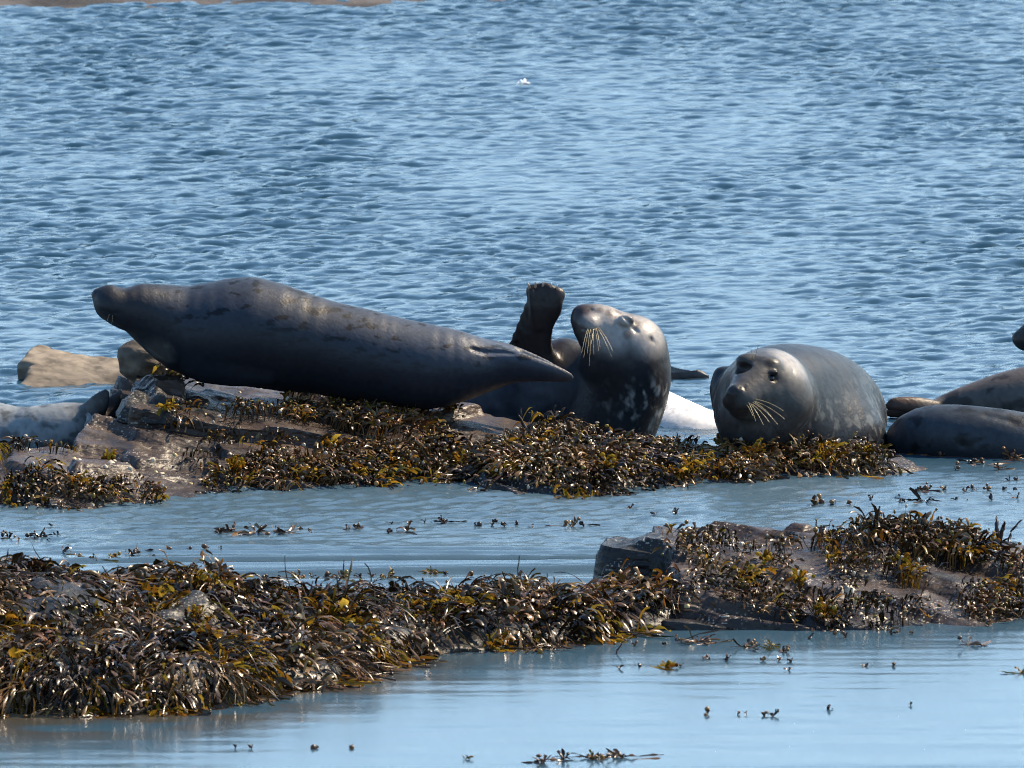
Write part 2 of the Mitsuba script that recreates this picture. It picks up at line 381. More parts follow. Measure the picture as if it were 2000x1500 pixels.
s = Solid([-2.0, 56.0, -0.3], [-1.3, 57.2, 0.4], 0.014)
s.ball(P(250, 752, 56.6), [0.065, 0.12, 0.055], 0.03)
s.ball(P(255, 775, 56.6), [0.09, 0.15, 0.08], 0.03)
rock('rock', s, 'small dark boulder between the pale slab rock and the outcrop', 5)

# cliff at the left end of the outcrop
s = Solid([-1.9, 54.2, -0.3], [-1.1, 55.8, 0.5], 0.014)
s.slab(P(300, 850, 55.0), [0.12, 0.26, 0.15], dip=6, tilt=0, rnd=0.02, yaw=-10)
s.ball(P(318, 812, 54.85), [0.05, 0.10, 0.05], 0.03)
s.ball(P(262, 810, 54.9), [0.06, 0.14, 0.10], 0.03)
s.ball(P(270, 860, 54.85), [0.075, 0.16, 0.11], 0.03)
s.slab(P(310, 775, 55.1), [0.10, 0.22, 0.06], dip=6, tilt=7, rnd=0.02)
rock('rock', s, 'dark upright rock face at the left end of the outcrop', 6, amp=0.030, dark_zone=(P(285, 820, 54.75), 0.26))  # shade of the upright face painted into its colour

# right-hand near rock
s = Solid([0.2, 49.2, -0.25], [3.2, 52.4, 0.45], 0.0145)
s.slab(P(1262, 1142, 50.64), [0.165, 0.19, 0.205], dip=-2, tilt=-2, rnd=0.055, yaw=-8)
s.ball(P(1215, 1120, 50.6), [0.10, 0.18, 0.15], 0.05)
s.slab(P(1440, 1142, 50.82), [0.32, 0.42, 0.18], dip=1.5, tilt=4, rnd=0.04, yaw=2, k=0.06)
s.slab(P(1600, 1155, 50.85), [0.43, 0.50, 0.16], dip=4, tilt=6, rnd=0.04, k=0.04)
s.slab(P(1560, 1195, 50.25), [0.52, 0.42, 0.15], dip=7, tilt=11, rnd=0.03, yaw=6)
s.slab(P(1930, 1222, 50.38), [0.75, 0.66, 0.17], dip=5.5, tilt=9, rnd=0.04, k=0.05)
s.slab(P(1540, 1235, 49.95), [0.50, 0.28, 0.12], dip=4, tilt=9, rnd=0.03)
s.ball(P(1880, 1128, 51.2), [0.45, 0.35, 0.16], 0.05)
rock('rock', s, 'purple-brown slab rock at the right with a dark upright left end', 7, dark_zone=(P(1230, 1110, 50.45), 0.27))  # left end painted darker, standing in for its shade

# front weed-covered reef
s = Solid([-3.0, 46.8, -0.3], [0.95, 50.9, 0.65], 0.025)
for px, y, rx, ry, top in ((20, 48.8, 0.62, 0.85, 0.31), (-200, 48.6, 0.6, 0.95, 0.33), (340, 49.1, 0.42, 0.75, 0.255), (120, 48.0, 0.75, 0.65, 0.19), (560, 49.1, 0.45, 0.70, 0.165), (400, 48.4, 0.55, 0.45, 0.115),
                           (800, 49.5, 0.50, 0.55, 0.115), (1000, 49.7, 0.40, 0.50, 0.105), (1220, 50.0, 0.26, 0.40, 0.105)):
    c = P(px, 1200, y); c[2] = 0.0
    s.ball(c, [rx, ry, top], 0.07)
rock('reef', s, 'low seaweed-covered reef across the left foreground', 8, amp=0.02, ledge=0.0, lumps=0.075, dark_zone=(P(300, 1250, 49.0), 4.0))  # reef rock darkened throughout
labels['reef']['category'] = 'rock'

# ------------------------------------------------------------------ seals
def mpp(y):
    return y / FPX * 1.0066          # metres per photograph pixel at distance y

def march(s, px, py, y0, y1):
    """First point of solid s on the line of sight through (px, py)."""
    ys = np.arange(y0, y1, 0.004)
    pts = np.array([P(px, py, y) for y in ys])
    d, g = s.at(pts)
    i = np.argmax(d < 0)
    return pts[i], g[i]

class Seal:
    """chain() and ball() take (px, py, distance, radius in pixels)."""
    def __init__(s, lo, hi, h):
        s.S = Solid(lo, hi, h)

    def chain(s, pts, k=0.05, **kw):
        s.S.chain([P(a, b, y) for a, b, y, r in pts], [r * mpp(y) for a, b, y, r in pts], k, **kw)

    def ball(s, px, py, y, r, k=0.03, cut=False):
        s.S.ball(P(px, py, y), np.asarray(r, float) * mpp(y), k, cut)

    def groove(s, pts, y0, y1, r, k=0.004):
        q = [march(s.S, a, b, y0, y1)[0] for a, b in pts]
        s.S.chain(q, [r] * len(q), k, cut=True, step=0.01)

def tube(p, r, sides=5):
    p = np.asarray(p, float); r = np.broadcast_to(r, len(p))
    t = np.gradient(p, axis=0); t /= np.linalg.norm(t, axis=1, keepdims=True)
    a = np.cross(t, [0.31, 0.2, 0.93]); a /= np.linalg.norm(a, axis=1, keepdims=True)
    b = np.cross(t, a); an = np.arange(sides) * 2 * np.pi / sides
    v = p[:, None] + r[:, None, None] * (np.cos(an)[None, :, None] * a[:, None] + np.sin(an)[None, :, None] * b[:, None])
    i, j = np.meshgrid(np.arange(len(p) - 1), np.arange(sides), indexing='ij')
    q = np.stack([i * sides + j, i * sides + (j + 1) % sides, (i + 1) * sides + (j + 1) % sides, (i + 1) * sides + j], -1).reshape(-1, 4)
    f = np.vstack([q[:, [0, 1, 2]], q[:, [0, 2, 3]], [[(len(p) - 1) * sides, (len(p) - 1) * sides + k, (len(p) - 1) * sides + k + 1] for k in range(1, sides - 1)]])
    return v.reshape(-1, 3), f

def spots(v, scale, lo, hi, seed, stretch=(1, 1, 1)):
    w = v * scale * np.asarray(stretch)
    w = w + 0.8 * (np.stack([meshkit.noise(w * 1.7 + q, seed + 50) for q in (0, 9, 21)], -1) - 0.5)
    return sstep(lo, hi, 0.75 * meshkit.noise(w, seed) + 0.25 * meshkit.noise(w * 2.7, seed + 1))

def body(key, s, colour, label=None, smooth=9, mat='seal_fur'):
    m = s.S.mesh(smooth)
    v = np.array(m.vertices); n = normals(v, np.array(m.faces))
    c = colour(v, n)
    c = c * (0.72 + 0.56 * meshkit.fbm(v * [75, 75, 40], 2, 77))[:, None]
    scene[key + '__body'] = mikit.ply(m, mat, smooth=True, color=np.clip(c, 0.004, 0.9))
    if label:
        tag(key + '__body', label)

def near(v, px, py, y, r):
    """1 at the point, 0 from r pixels away."""
    return sstep(r, r * 0.35, np.linalg.norm(v - P(px, py, y), axis=1) / mpp(y))

def whisker(key, a, b, sag=0.1, r=0.0016):
    t = np.linspace(0, 1, 7)[:, None]
    p = a + (b - a) * t + np.array([0, 0, -1]) * (sag * np.linalg.norm(b - a)) * (4 * t * (1 - t)) * -0.6
    v, f = tube(p, r * np.linspace(1.0, 0.5, 7), 5)
    scene[numbered(key + '__whisker')] = mikit.ply((v, f), 'whisker_horn', smooth=True)

def ballmesh(c, r, sub=3, sq=(1, 1, 1)):
    m = trimesh.creation.icosphere(sub, 1.0)
    m.vertices = m.vertices * np.asarray(sq) * r + c
    return m

DIM, MID, PALE = [0.022, 0.024, 0.030], [0.060, 0.064, 0.072], [0.30, 0.29, 0.27]

# 1: long dark seal lying on the outcrop, head to the left and lifted
k1 = 'grey_seal'
Y1 = 55.35
s = Seal(P(160, 830, Y1 - 0.34) - [0.05, 0, 0.1], P(1150, 520, Y1 + 0.36) + [0.05, 0, 0.05], 0.0085)
s.chain([(208, 582, Y1 - .10, 25), (220, 587, Y1 - .10, 32), (242, 598, Y1 - .09, 40), (275, 605, Y1 - .07, 51), (318, 623, Y1 - .03, 68), (370, 644, Y1, 86),
         (430, 650, Y1, 101), (487, 648, Y1, 107), (560, 664, Y1, 101), (630, 678, Y1, 92), (700, 694, Y1, 92), (770, 706, Y1, 86), (830, 716, Y1, 84),
         (880, 716, Y1, 73), (935, 716, Y1, 54), (985, 714, Y1, 38)], 0.03)
s.chain([(935, 716, Y1 - .03, 46), (1000, 716, Y1 - .05, 33), (1055, 724, Y1 - .06, 22), (1092, 732, Y1 - .06, 15), (1112, 737, Y1 - .06, 9)], 0.015, flat=[0, 1, 0.2], ratio=0.6)
s.chain([(930, 692, Y1 + .03, 32), (990, 690, Y1 + .04, 19), (1050, 707, Y1 + .04, 12), (1090, 722, Y1 + .03, 7)], 0.02, flat=[0, 1, 0], ratio=0.6)
s.chain([(240, 608, Y1 - .10, 28), (212, 600, Y1 - .10, 22)], 0.04)   # lower jaw
s.ball(214, 596, Y1 - .14, [20, 20, 18], 0.05)            # whisker pad
s.ball(243, 549, Y1 - .10, [17, 40, 11], 0.035, cut=True)   # stop between brow and muzzle
s.ball(188, 575, Y1 - .10, 9, 0.02)                       # nose
s.chain([(400, 715, Y1 - .13, 34), (460, 730, Y1 - .155, 26), (520, 738, Y1 - .16, 12)], 0.04, flat=[0, 1, 0.3], ratio=0.5)   # fore flipper folded against the chest
s.groove([(922, 681), (945, 688), (975, 688), (1000, 690)], Y1 - .35, Y1 + .2, 0.008, 0.012)
s.groove([(196, 606), (215, 612), (232, 610)], Y1 - .35, Y1, 0.004, 0.006)
tag(k1, 'long dark grey seal lying across the layered rock, head raised to the left', 'seal', 'grey seals hauled out on the rocks')
def c1(v, n):
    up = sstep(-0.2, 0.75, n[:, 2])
    c = lerp([0.007, 0.009, 0.0135], [0.022, 0.028, 0.040], up)  # upward-facing fur painted lighter, imitating light along the back
    head = sstep(-1.42, -1.62, v[:, 0])
    c = c * (1 - head[:, None]) + np.array([0.014, 0.015, 0.019]) * head[:, None]
    rear = sstep(-0.9, 0.0, v[:, 0])
    c = c * (1 + 0.75 * rear[:, None])
    sp = spots(v, 27, 0.60, 0.67, 3, (0.75, 0.75, 1.6)) * sstep(-0.2, 0.4, n[:, 2]) * (1 - head)
    c = c * (1 - 0.8 * sp[:, None])
    ch = near(v, 305, 695, Y1 - .15, 46) * (0.5 + 0.5 * spots(v, 40, .4, .6, 5, (1, 1, .4)))
    c = c * (1 - ch[:, None]) + np.array([0.075, 0.072, 0.068]) * ch[:, None]
    tip = sstep(0.12, 0.26, v[:, 0])
    c = c * (1 - .6 * tip[:, None]) + np.array([0.04, 0.034, 0.034]) * .6 * tip[:, None]
    return c
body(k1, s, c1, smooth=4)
e, g = march(s.S, 251, 592, Y1 - .4, Y1 + .3)
scene[k1 + '__eye'] = mikit.ply(ballmesh(e - g * 0.010, 0.0130), 'wet_eye', smooth=True)
for a, b in (((214, 613), (208, 632)), ((220, 614), (218, 640))):
    p0, _ = march(s.S, *a, Y1 - .4, Y1 + .3)
    whisker(k1, p0, P(*b, p0[1] - .03), r=0.0007)

# 2: seal with its head thrown back and one fore flipper in the air
k2 = numbered('grey_seal')
Y2 = 55.95
s = Seal(P(770, 930, Y2 - 0.35) - [0.0, 0, 0.08], P(1340, 530, Y2 + 0.62) + [0.03, 0, 0.05], 0.0085)
s.chain([(1222, 706, Y2 - .03, 86), (1226, 740, Y2 - .02, 85), (1214, 790, Y2, 84), (1190, 845, Y2 + .02, 84), (1160, 880, Y2 + .06, 80)], 0.05)
s.chain([(1185, 800, Y2 + .08, 80), (1120, 765, Y2 + .16, 90), (1050, 765, Y2 + .22, 96), (960, 785, Y2 + .28, 95), (880, 800, Y2 + .34, 80), (810, 815, Y2 + .4, 60)], 0.06)
s.chain([(1205, 672, Y2 - .06, 60), (1178, 642, Y2 - .08, 46), (1158, 630, Y2 - .09, 37), (1143, 624, Y2 - .10, 29)], 0.05)     # muzzle
s.ball(1240, 665, Y2 - .04, [52, 62, 44], 0.05)           # forehead
s.ball(1150, 634, Y2 - .16, [22, 22, 20], 0.025)          # whisker pad
s.ball(1137, 608, Y2 - .10, [16, 16, 11], 0.02)           # nose
s.chain([(1160, 660, Y2 - .08, 30), (1143, 648, Y2 - .09, 20)], 0.03)   # lower jaw
s.ball(1222, 626, Y2 - .17, [17, 14, 12], 0.02)           # brow over the closed eye
s.chain([(1040, 712, Y2 + .04, 46), (1040, 668, Y2 + .02, 39), (1052, 630, Y2, 31), (1063, 598, Y2 - .01, 36), (1064, 588, Y2 - .01, 35)], 0.05, flat=[0.25, 1, 0.1], ratio=0.42)
s.chain([(1043, 572, Y2 - .01, 14), (1064, 570, Y2 - .01, 14), (1087, 577, Y2 - .01, 15)], 0.02, flat=[0.25, 1, 0.1], ratio=0.6)
s.chain([(1105, 700, Y2 + .14, 36), (1085, 715, Y2 + .12, 40)], 0.07)
for a, b, c in ((1038, 566, 8), (1092, 574, 10), (1065, 566, 10)):
    s.ball(a, b, Y2 - .01, [c, c * .7, c], 0.025)
s.groove([(1220, 621), (1230, 631), (1237, 641), (1245, 650)], Y2 - .4, Y2 + .1, 0.0075)
s.groove([(1147, 607), (1153, 603), (1159, 609)], Y2 - .4, Y2 + .1, 0.0055)
s.groove([(1271, 660), (1275, 667)], Y2 - .4, Y2 + .1, 0.007)
s.groove([(1128, 640), (1145, 646), (1165, 652), (1180, 664)], Y2 - .4, Y2 + .1, 0.0045, 0.006)
for q in range(9):                                        # ragged fur along the trailing edge
    s.ball(1028 - q * 3.7 + (q % 2) * 3, 600 + q * 9, Y2 + .005, [5, 4, 6], 0.015)
for q in range(5):                                        # digits
    s.chain([(1047 + q * 3, 640, Y2 - .012, 9), (1043 + q * 8, 605, Y2 - .024, 9), (1040 + q * 12.5, 570 + q * 1.8, Y2 - .026, 8)], 0.008)
for q in range(4):                                        # webs between the toes
    s.groove([(1044 + q * 13, 562 + q * 2), (1043 + q * 12, 578), (1042 + q * 11, 592)], Y2 - .4, Y2 + .2, 0.003, 0.008)
tag(k2, 'dark seal with head thrown back, eyes closed and one clawed flipper held up', 'seal', 'grey seals hauled out on the rocks')
def c2(v, n):
    c = lerp([0.010, 0.0105, 0.013], [0.022, 0.022, 0.025], meshkit.fbm(v * 9, 3, 4))
    f = np.maximum(near(v, 1195, 632, march(s.S, 1195, 632, Y2 - .4, Y2 + .3)[0][1], 80), near(v, 1262, 645, march(s.S, 1262, 645, Y2 - .4, Y2 + .3)[0][1], 70))
    c = c * (1 - f[:, None]) + np.array([0.25, 0.23, 0.215]) * f[:, None]  # pale patch paints sunlight onto muzzle and forehead
    for (px, py, r) in ((1192, 612, 16), (1208, 610, 13), (1240, 632, 19), (1236, 622, 15), (1172, 606, 12), (1225, 655, 13), (1270, 662, 10)):
        t = near(v, px, py, march(s.S, px, py, Y2 - .4, Y2 + .3)[0][1], r) * 0.75
        c = c * (1 - t[:, None]) + np.array([0.05, 0.042, 0.042]) * t[:, None]
    m = np.maximum(near(v, 1140, 615, Y2 - .12, 34), 0)
    c = c * (1 - m[:, None]) + np.array([0.032, 0.024, 0.026]) * m[:, None]
    nk = sstep(0.33, 0.20, v[:, 2])
    pt = .75 * spots(v, 32, 0.48, 0.88, 8, (1.2, 1.2, 0.6)) * nk * near(v, 1262, 785, Y2 - .15, 105)
    c = c * (1 - pt[:, None]) + np.array([0.40, 0.39, 0.37]) * pt[:, None]
    bl = sstep(0.30, 0.1, v[:, 0])
    c = c * (1 - bl[:, None]) + lerp([0.020, 0.026, 0.036], [0.05, 0.06, 0.075], spots(v, 6, .45, .65, 12)) * bl[:, None]
    fl = sstep(0.255, 0.30, v[:, 2]) * sstep(0.26, 0.2, v[:, 0])
    c = c * (1 - fl[:, None]) + np.array([0.016, 0.012, 0.012]) * fl[:, None]
    return c
body(k2, s, c2, smooth=3, mat='wet_fur')
for q, (px, py, tx, ty) in enumerate(((1034, 558, 1031, 550), (1046, 556, 1046, 547), (1060, 556, 1062, 547), (1075, 560, 1077, 550), (1087, 562, 1089, 553))):
    a, b = P(px, py + 6, Y2 - .02), P(tx, ty + 2, Y2 - .035)
    t = np.linspace(0, 1, 6)[:, None]
    scene[numbered(k2 + '__claw')] = mikit.ply(tube(a + (b - a) * t + np.array([0, -0.010, 0.004]) * np.sin(t * 3.14), 0.0070 * (1.05 - t[:, 0]) ** 0.7, 6), 'claw_horn', smooth=True)
for a, b in (((1150, 642), (1140, 698)), ((1153, 643), (1147, 690)), ((1155, 644), (1151, 714)), ((1158, 643), (1160, 692)), ((1160, 642), (1155, 672)), ((1162, 641), (1169, 686)),
             ((1164, 640), (1172, 678)), ((1166, 640), (1194, 696)), ((1168, 639), (1197, 686)), ((1148, 641), (1136, 690))):
    p0, _ = march(s.S, *a, Y2 - .4, Y2 + .3)
    whisker(k2, p0, P(*b, p0[1] - .09), r=0.0017)

# 3: seal facing the camera
k3 = numbered('grey_seal')
Y3 = 54.95
s = Seal(P(1375, 960, Y3 - 0.42) - [0.0, 0, 0.05], P(1750, 640, Y3 + 1.75) + [0.05, 0, 0.1], 0.0095)
s.chain([(1480, 822, Y3 + .02, 80), (1500, 790, Y3 + .18, 106), (1540, 783, Y3 + .40, 112), (1590, 800, Y3 + .66, 120), (1618, 815, Y3 + .95, 114), (1630, 815, Y3 + 1.2, 94), (1630, 815, Y3 + 1.5, 55)], 0.05)
s.chain([(1560, 850, Y3 + .25, 85), (1630, 860, Y3 + .45, 96), (1655, 870, Y3 + .7, 74)], 0.09)
s.ball(1496, 758, Y3 + .01, [76, 80, 76], 0.10)                  # skull
s.chain([(1484, 750, Y3 - .10, 55), (1466, 763, Y3 - .17, 42), (1452, 772, Y3 - .22, 33), (1443, 776, Y3 - .245, 28)], 0.06)   # muzzle
s.ball(1428, 785, Y3 - .24, [16, 15, 15], 0.03)
s.ball(1457, 783, Y3 - .25, [18, 16, 15], 0.03)           # whisker pads
s.ball(1438, 764, Y3 - .275, [16, 13, 10], 0.022)           # nose
s.ball(1448, 802, Y3 - .19, [22, 18, 15], 0.05)            # lower jaw
s.ball(1503, 712, Y3 - .13, [20, 16, 12], 0.03)
s.ball(1456, 703, Y3 - .10, [18, 16, 12], 0.03)            # brows
s.ball(1532, 782, Y3 - .05, [46, 44, 40], 0.09)            # cheek
s.chain([(1412, 735, Y3 + .28, 20), (1407, 760, Y3 + .26, 21), (1408, 790, Y3 + .24, 17)], 0.03)
s.ball(1454, 722, Y3 - .155, [17, 17, 13], 0.012, cut=True)
e0, g0 = march(s.S, 1510, 737, Y3 - .5, Y3 + .3)
s.S.ball(e0, 0.017, 0.012, cut=True)
s.S.ball(e0 + np.array([0.004, 0.006, 0.021]), [0.022, 0.016, 0.010], 0.010)
s.groove([(1444, 756), (1450, 753), (1455, 760)], Y3 - .5, Y3 + .1, 0.0055)
s.groove([(1426, 760), (1430, 757), (1432, 764)], Y3 - .5, Y3 + .1, 0.0055)
s.groove([(1548, 722), (1552, 730)], Y3 - .5, Y3 + .3, 0.006)
s.groove([(1418, 798), (1438, 799), (1460, 801), (1482, 796)], Y3 - .5, Y3 + .1, 0.0045, 0.006)
tag(k3, 'plump grey mottled seal facing the camera with long pale whiskers', 'seal', 'grey seals hauled out on the rocks')
def c3(v, n):
    c = lerp([0.008, 0.010, 0.0135], [0.0155, 0.018, 0.023], meshkit.fbm(v * 5, 3, 14))
    sp = spots(v, 26, 0.56, 0.66, 15, (1, 1, 0.8))
    c = c * (1 - .5 * sp[:, None])
    lp = spots(v, 34, 0.56, 0.70, 19, (1, 1, 0.6)) * sstep(0.42, 0.10, v[:, 2])
    c = c * (1 - lp[:, None]) + np.array([0.062, 0.064, 0.064]) * lp[:, None]
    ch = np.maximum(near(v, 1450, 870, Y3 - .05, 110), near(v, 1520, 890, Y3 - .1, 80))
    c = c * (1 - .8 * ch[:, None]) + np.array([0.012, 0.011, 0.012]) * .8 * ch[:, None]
    fc = near(v, 1505, 745, Y3 - .12, 165) * .7
    c = c * (1 - fc[:, None]) + lerp([0.036, 0.034, 0.032], [0.095, 0.089, 0.084], meshkit.fbm(v * 22, 3, 23)) * fc[:, None]
    fh = near(v, 1545, 704, march(s.S, 1545, 704, Y3 - .5, Y3 + .4)[0][1], 62) * .8  # painted sun highlight on the forehead beside the eye
    c = c * (1 - fh[:, None]) + np.array([0.24, 0.225, 0.215]) * fh[:, None]
    for (px, py, y, r, a) in ((1510, 738, e0[1], 26, .85), (1452, 720, Y3 - .15, 28, .85), (1503, 709, Y3 - .17, 13, .7), (1422, 782, Y3 - .28, 30, .8), (1437, 765, Y3 - .30, 20, .6), (1446, 806, Y3 - .26, 26, .4)):  # dark eyes, brow and nose; shade painted on muzzle side and chin
        t = near(v, px, py, y, r) * a
        c = c * (1 - t[:, None]) + np.array([0.010, 0.008, 0.008]) * t[:, None]
    return c
body(k3, s, c3, smooth=3, mat='wet_fur')
scene[k3 + '__eye'] = mikit.ply(ballmesh(e0 - g0 * 0.0145, 0.0145), 'wet_eye', smooth=True)
e, g = march(s.S, 1453, 722, Y3 - .5, Y3 + .3)
scene[numbered(k3 + '__eye')] = mikit.ply(ballmesh(e - g * 0.013, 0.0160), 'wet_eye', smooth=True)
for a, b in (((1462, 786), (1476, 823)), ((1465, 788), (1491, 830)), ((1467, 788), (1503, 825)), ((1470, 786), (1519, 829)), ((1472, 784), (1512, 820)), ((1474, 784), (1533, 819)),
             ((1476, 780), (1531, 803)), ((1458, 790), (1470, 812)), ((1471, 702), (1467, 684)), ((1474, 703), (1482, 673))):
    p0, _ = march(s.S, *a, Y3 - .5, Y3 + .3)
    whisker(k3, p0, P(*b, p0[1] - .06), r=0.0015)

def grey(v, n, a, b, seed, scale=12, dark=0.6, spot=0.6, lo=0.6):
    c = lerp(a, b, meshkit.fbm(v * 5, 3, seed))
    return c * (1 - dark * spots(v, scale, lo, lo + .09, seed)[:, None])

# 4: smooth dark flank at the right edge
k = numbered('grey_seal')
s = Seal(P(1600, 960, 54.95), P(2420, 740, 55.65), 0.012)
s.chain([(1752, 868, 55.44, 24), (1775, 861, 55.42, 46), (1808, 857, 55.38, 62), (1860, 856, 55.33, 66), (1950, 866, 55.3, 68), (2050, 885, 55.3, 72), (2150, 880, 55.3, 74), (2250, 862, 55.28, 60), (2320, 850, 55.26, 48), (2370, 850, 55.24, 30)], 0.04)
tag(k, 'smooth blue-black seal lying low along the right edge, flank towards the camera', 'seal', 'grey seals hauled out on the rocks')
s.groove([(1925, 812), (1955, 818), (1985, 826)], 54.9, 55.6, 0.006, 0.012)
s.groove([(1880, 870), (1915, 862), (1940, 845)], 54.9, 55.6, 0.006, 0.014)
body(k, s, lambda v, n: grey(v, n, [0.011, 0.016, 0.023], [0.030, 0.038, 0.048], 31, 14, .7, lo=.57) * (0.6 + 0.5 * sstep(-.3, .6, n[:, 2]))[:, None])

# 5: sunlit seal behind it, hind flipper to the left
k = numbered('grey_seal')
s = Seal(P(1690, 900, 56.2), P(2420, 660, 57.0), 0.012)
s.chain([(1822, 800, 56.6, 17), (1860, 795, 56.6, 30), (1920, 790, 56.6, 48), (1990, 790, 56.6, 70), (2100, 790, 56.6, 92), (2230, 790, 56.6, 96), (2330, 780, 56.6, 70), (2380, 770, 56.6, 40)], 0.03)
s.chain([(1840, 800, 56.57, 16), (1790, 792, 56.5, 17), (1750, 789, 56.46, 14), (1735, 794, 56.45, 9)], 0.02, flat=[0.1, 1, -0.3], ratio=0.5)
s.chain([(1830, 800, 56.65, 14), (1780, 806, 56.62, 14), (1730, 806, 56.6, 8)], 0.02, flat=[0.1, 1, 0], ratio=0.5)
tag(k, 'brown-grey seal seen tail first at the right, hind flipper resting behind the blue-black flank', 'seal', 'grey seals hauled out on the rocks')
def c5(v, n):
    c = grey(v, n, [0.045, 0.038, 0.036], [0.10, 0.088, 0.078], 37, 13, .6, lo=.56)
    t = sstep(1.83, 1.74, v[:, 0])
    return c * (1 - t[:, None]) + np.array([0.045, 0.026, 0.02]) * t[:, None]
body(k, s, c5)

# 6: head entering at the right edge
k = numbered('grey_seal')
s = Seal(P(1960, 860, 57.3), P(2420, 580, 58.0), 0.012)
s.chain([(1992, 661, 57.5, 16), (2004, 662, 57.5, 24), (2035, 656, 57.5, 38), (2075, 670, 57.55, 46), (2120, 710, 57.6, 60), (2190, 760, 57.6, 76), (2300, 780, 57.6, 72), (2380, 780, 57.6, 40)], 0.03)
tag(k, 'dark seal muzzle poking in at the right edge above the water', 'seal', 'grey seals hauled out on the rocks')
body(k, s, lambda v, n: grey(v, n, [0.010, 0.010, 0.012], [0.018, 0.018, 0.02], 41, 60, -1.5, lo=.66))

# 7: pale seal at the left edge, hind flippers raised
k = numbered('grey_seal')
s = Seal(P(-480, 960, 55.0), P(260, 720, 55.9), 0.010)
s.chain([(-430, 860, 55.5, 50), (-300, 850, 55.5, 96), (-120, 855, 55.5, 92), (20, 858, 55.45, 66), (75, 848, 55.4, 56), (125, 838, 55.4, 52), (165, 825, 55.4, 38), (180, 812, 55.4, 28)], 0.03)
s.chain([(165, 830, 55.36, 34), (183, 803, 55.34, 25), (197, 782, 55.32, 17), (206, 768, 55.32, 8)], 0.02, flat=[0.2, 1, 0], ratio=0.5)
s.chain([(165, 850, 55.44, 40), (196, 822, 55.46, 26), (216, 795, 55.48, 18), (229, 775, 55.48, 10), (234, 764, 55.48, 6)], 0.02, flat=[0.2, 1, 0], ratio=0.5)
s.chain([(172, 834, 55.26, 9), (177, 822, 55.24, 8), (172, 810, 55.26, 6)], 0.02)
tag(k, 'pale blue-grey mottled seal at the left edge with both hind flippers turned up', 'seal', 'grey seals hauled out on the rocks')
def c7(v, n):
    c = lerp([0.13, 0.15, 0.165], [0.20, 0.21, 0.215], meshkit.fbm(v * 5, 3, 43))
    c = c * (1 - .62 * spots(v, 24, .46, .70, 44)[:, None])
    t = near(v, 212, 802, 55.4, 92)
    return c * (1 - t[:, None]) + np.array([0.014, 0.011, 0.011]) * t[:, None]
body(k, s, c7)

# 8: white flank between the second and third seals
k = numbered('grey_seal')
s = Seal(P(1080, 960, 56.0), P(1480, 640, 58.2), 0.013)
s.chain([(1460, 890, 56.2, 50), (1410, 884, 56.28, 70), (1340, 878, 56.42, 90), (1265, 830, 56.9, 78), (1215, 785, 57.4, 66), (1190, 765, 57.8, 50), (1180, 755, 58.0, 24)], 0.04)
tag(k, 'white-bellied seal glowing in the sun between the flipper-waving seal and the plump one', 'seal', 'grey seals hauled out on the rocks')
body(k, s, lambda v, n: grey(v, n, [0.66, 0.65, 0.62], [0.76, 0.75, 0.72], 47, 30, .35, lo=.62))

# 9: dark back in the water behind
k = numbered('grey_seal')
s = Seal(P(1130, 800, 57.9), P(1400, 640, 59.9), 0.013)
s.chain([(1382, 735, 58.12, 5), (1350, 728, 58.13, 14), (1318, 724, 58.15, 25), (1270, 718, 58.35, 38), (1222, 700, 58.9, 50), (1205, 680, 59.4, 44), (1200, 672, 59.7, 22)], 0.03)
tag(k, 'dark seal tail end lying in the water behind the flipper-waving seal', 'seal', 'grey seals hauled out on the rocks')
body(k, s, lambda v, n: grey(v, n, [0.03, 0.034, 0.042], [0.05, 0.054, 0.06], 53))

# ------------------------------------------------------------------ seaweed: ribbons that grow from the rock and drape over it
OLIVE = np.array([[0.012, 0.008, 0.005], [0.024, 0.015, 0.007], [0.060, 0.037, 0.014], [0.030, 0.023, 0.010], [0.050, 0.024, 0.012], [0.095, 0.064, 0.030], [0.016, 0.010, 0.006]]) * [1.2, 1.0, 0.75]
GOLD = np.array([[0.24, 0.135, 0.014], [0.18, 0.088, 0.010], [0.30, 0.20, 0.028], [0.14, 0.062, 0.010], [0.21, 0.155, 0.022]])

def grow(roots, dirs, L, lift, rng, solid=None, steps=6, droop=0.45, wander=0.30):
    p, d, pts = roots.copy(), dirs / np.linalg.norm(dirs, axis=1, keepdims=True), [roots.copy()]
    bend = rng.standard_normal((len(p), 3)) * wander
    for q in range(steps):
        d = d + np.array([0, 0, -1]) * droop / steps * 3 * (q / steps + .3) + bend * .35 + rng.standard_normal(p.shape) * wander * .5
        d /= np.linalg.norm(d, axis=1, keepdims=True)
        old = p
        p = p + d * (L / steps)[:, None]
        if solid is not None:
            dist, g = solid.at(p)
            p = p + g * np.maximum(lift - dist, 0)[:, None]
        p[:, 2] = np.maximum(p[:, 2], 0.002 + 0.25 * lift)
        d = p - old
        d /= np.linalg.norm(d, axis=1, keepdims=True) + 1e-9
        pts.append(p)
    return np.stack(pts, 1)

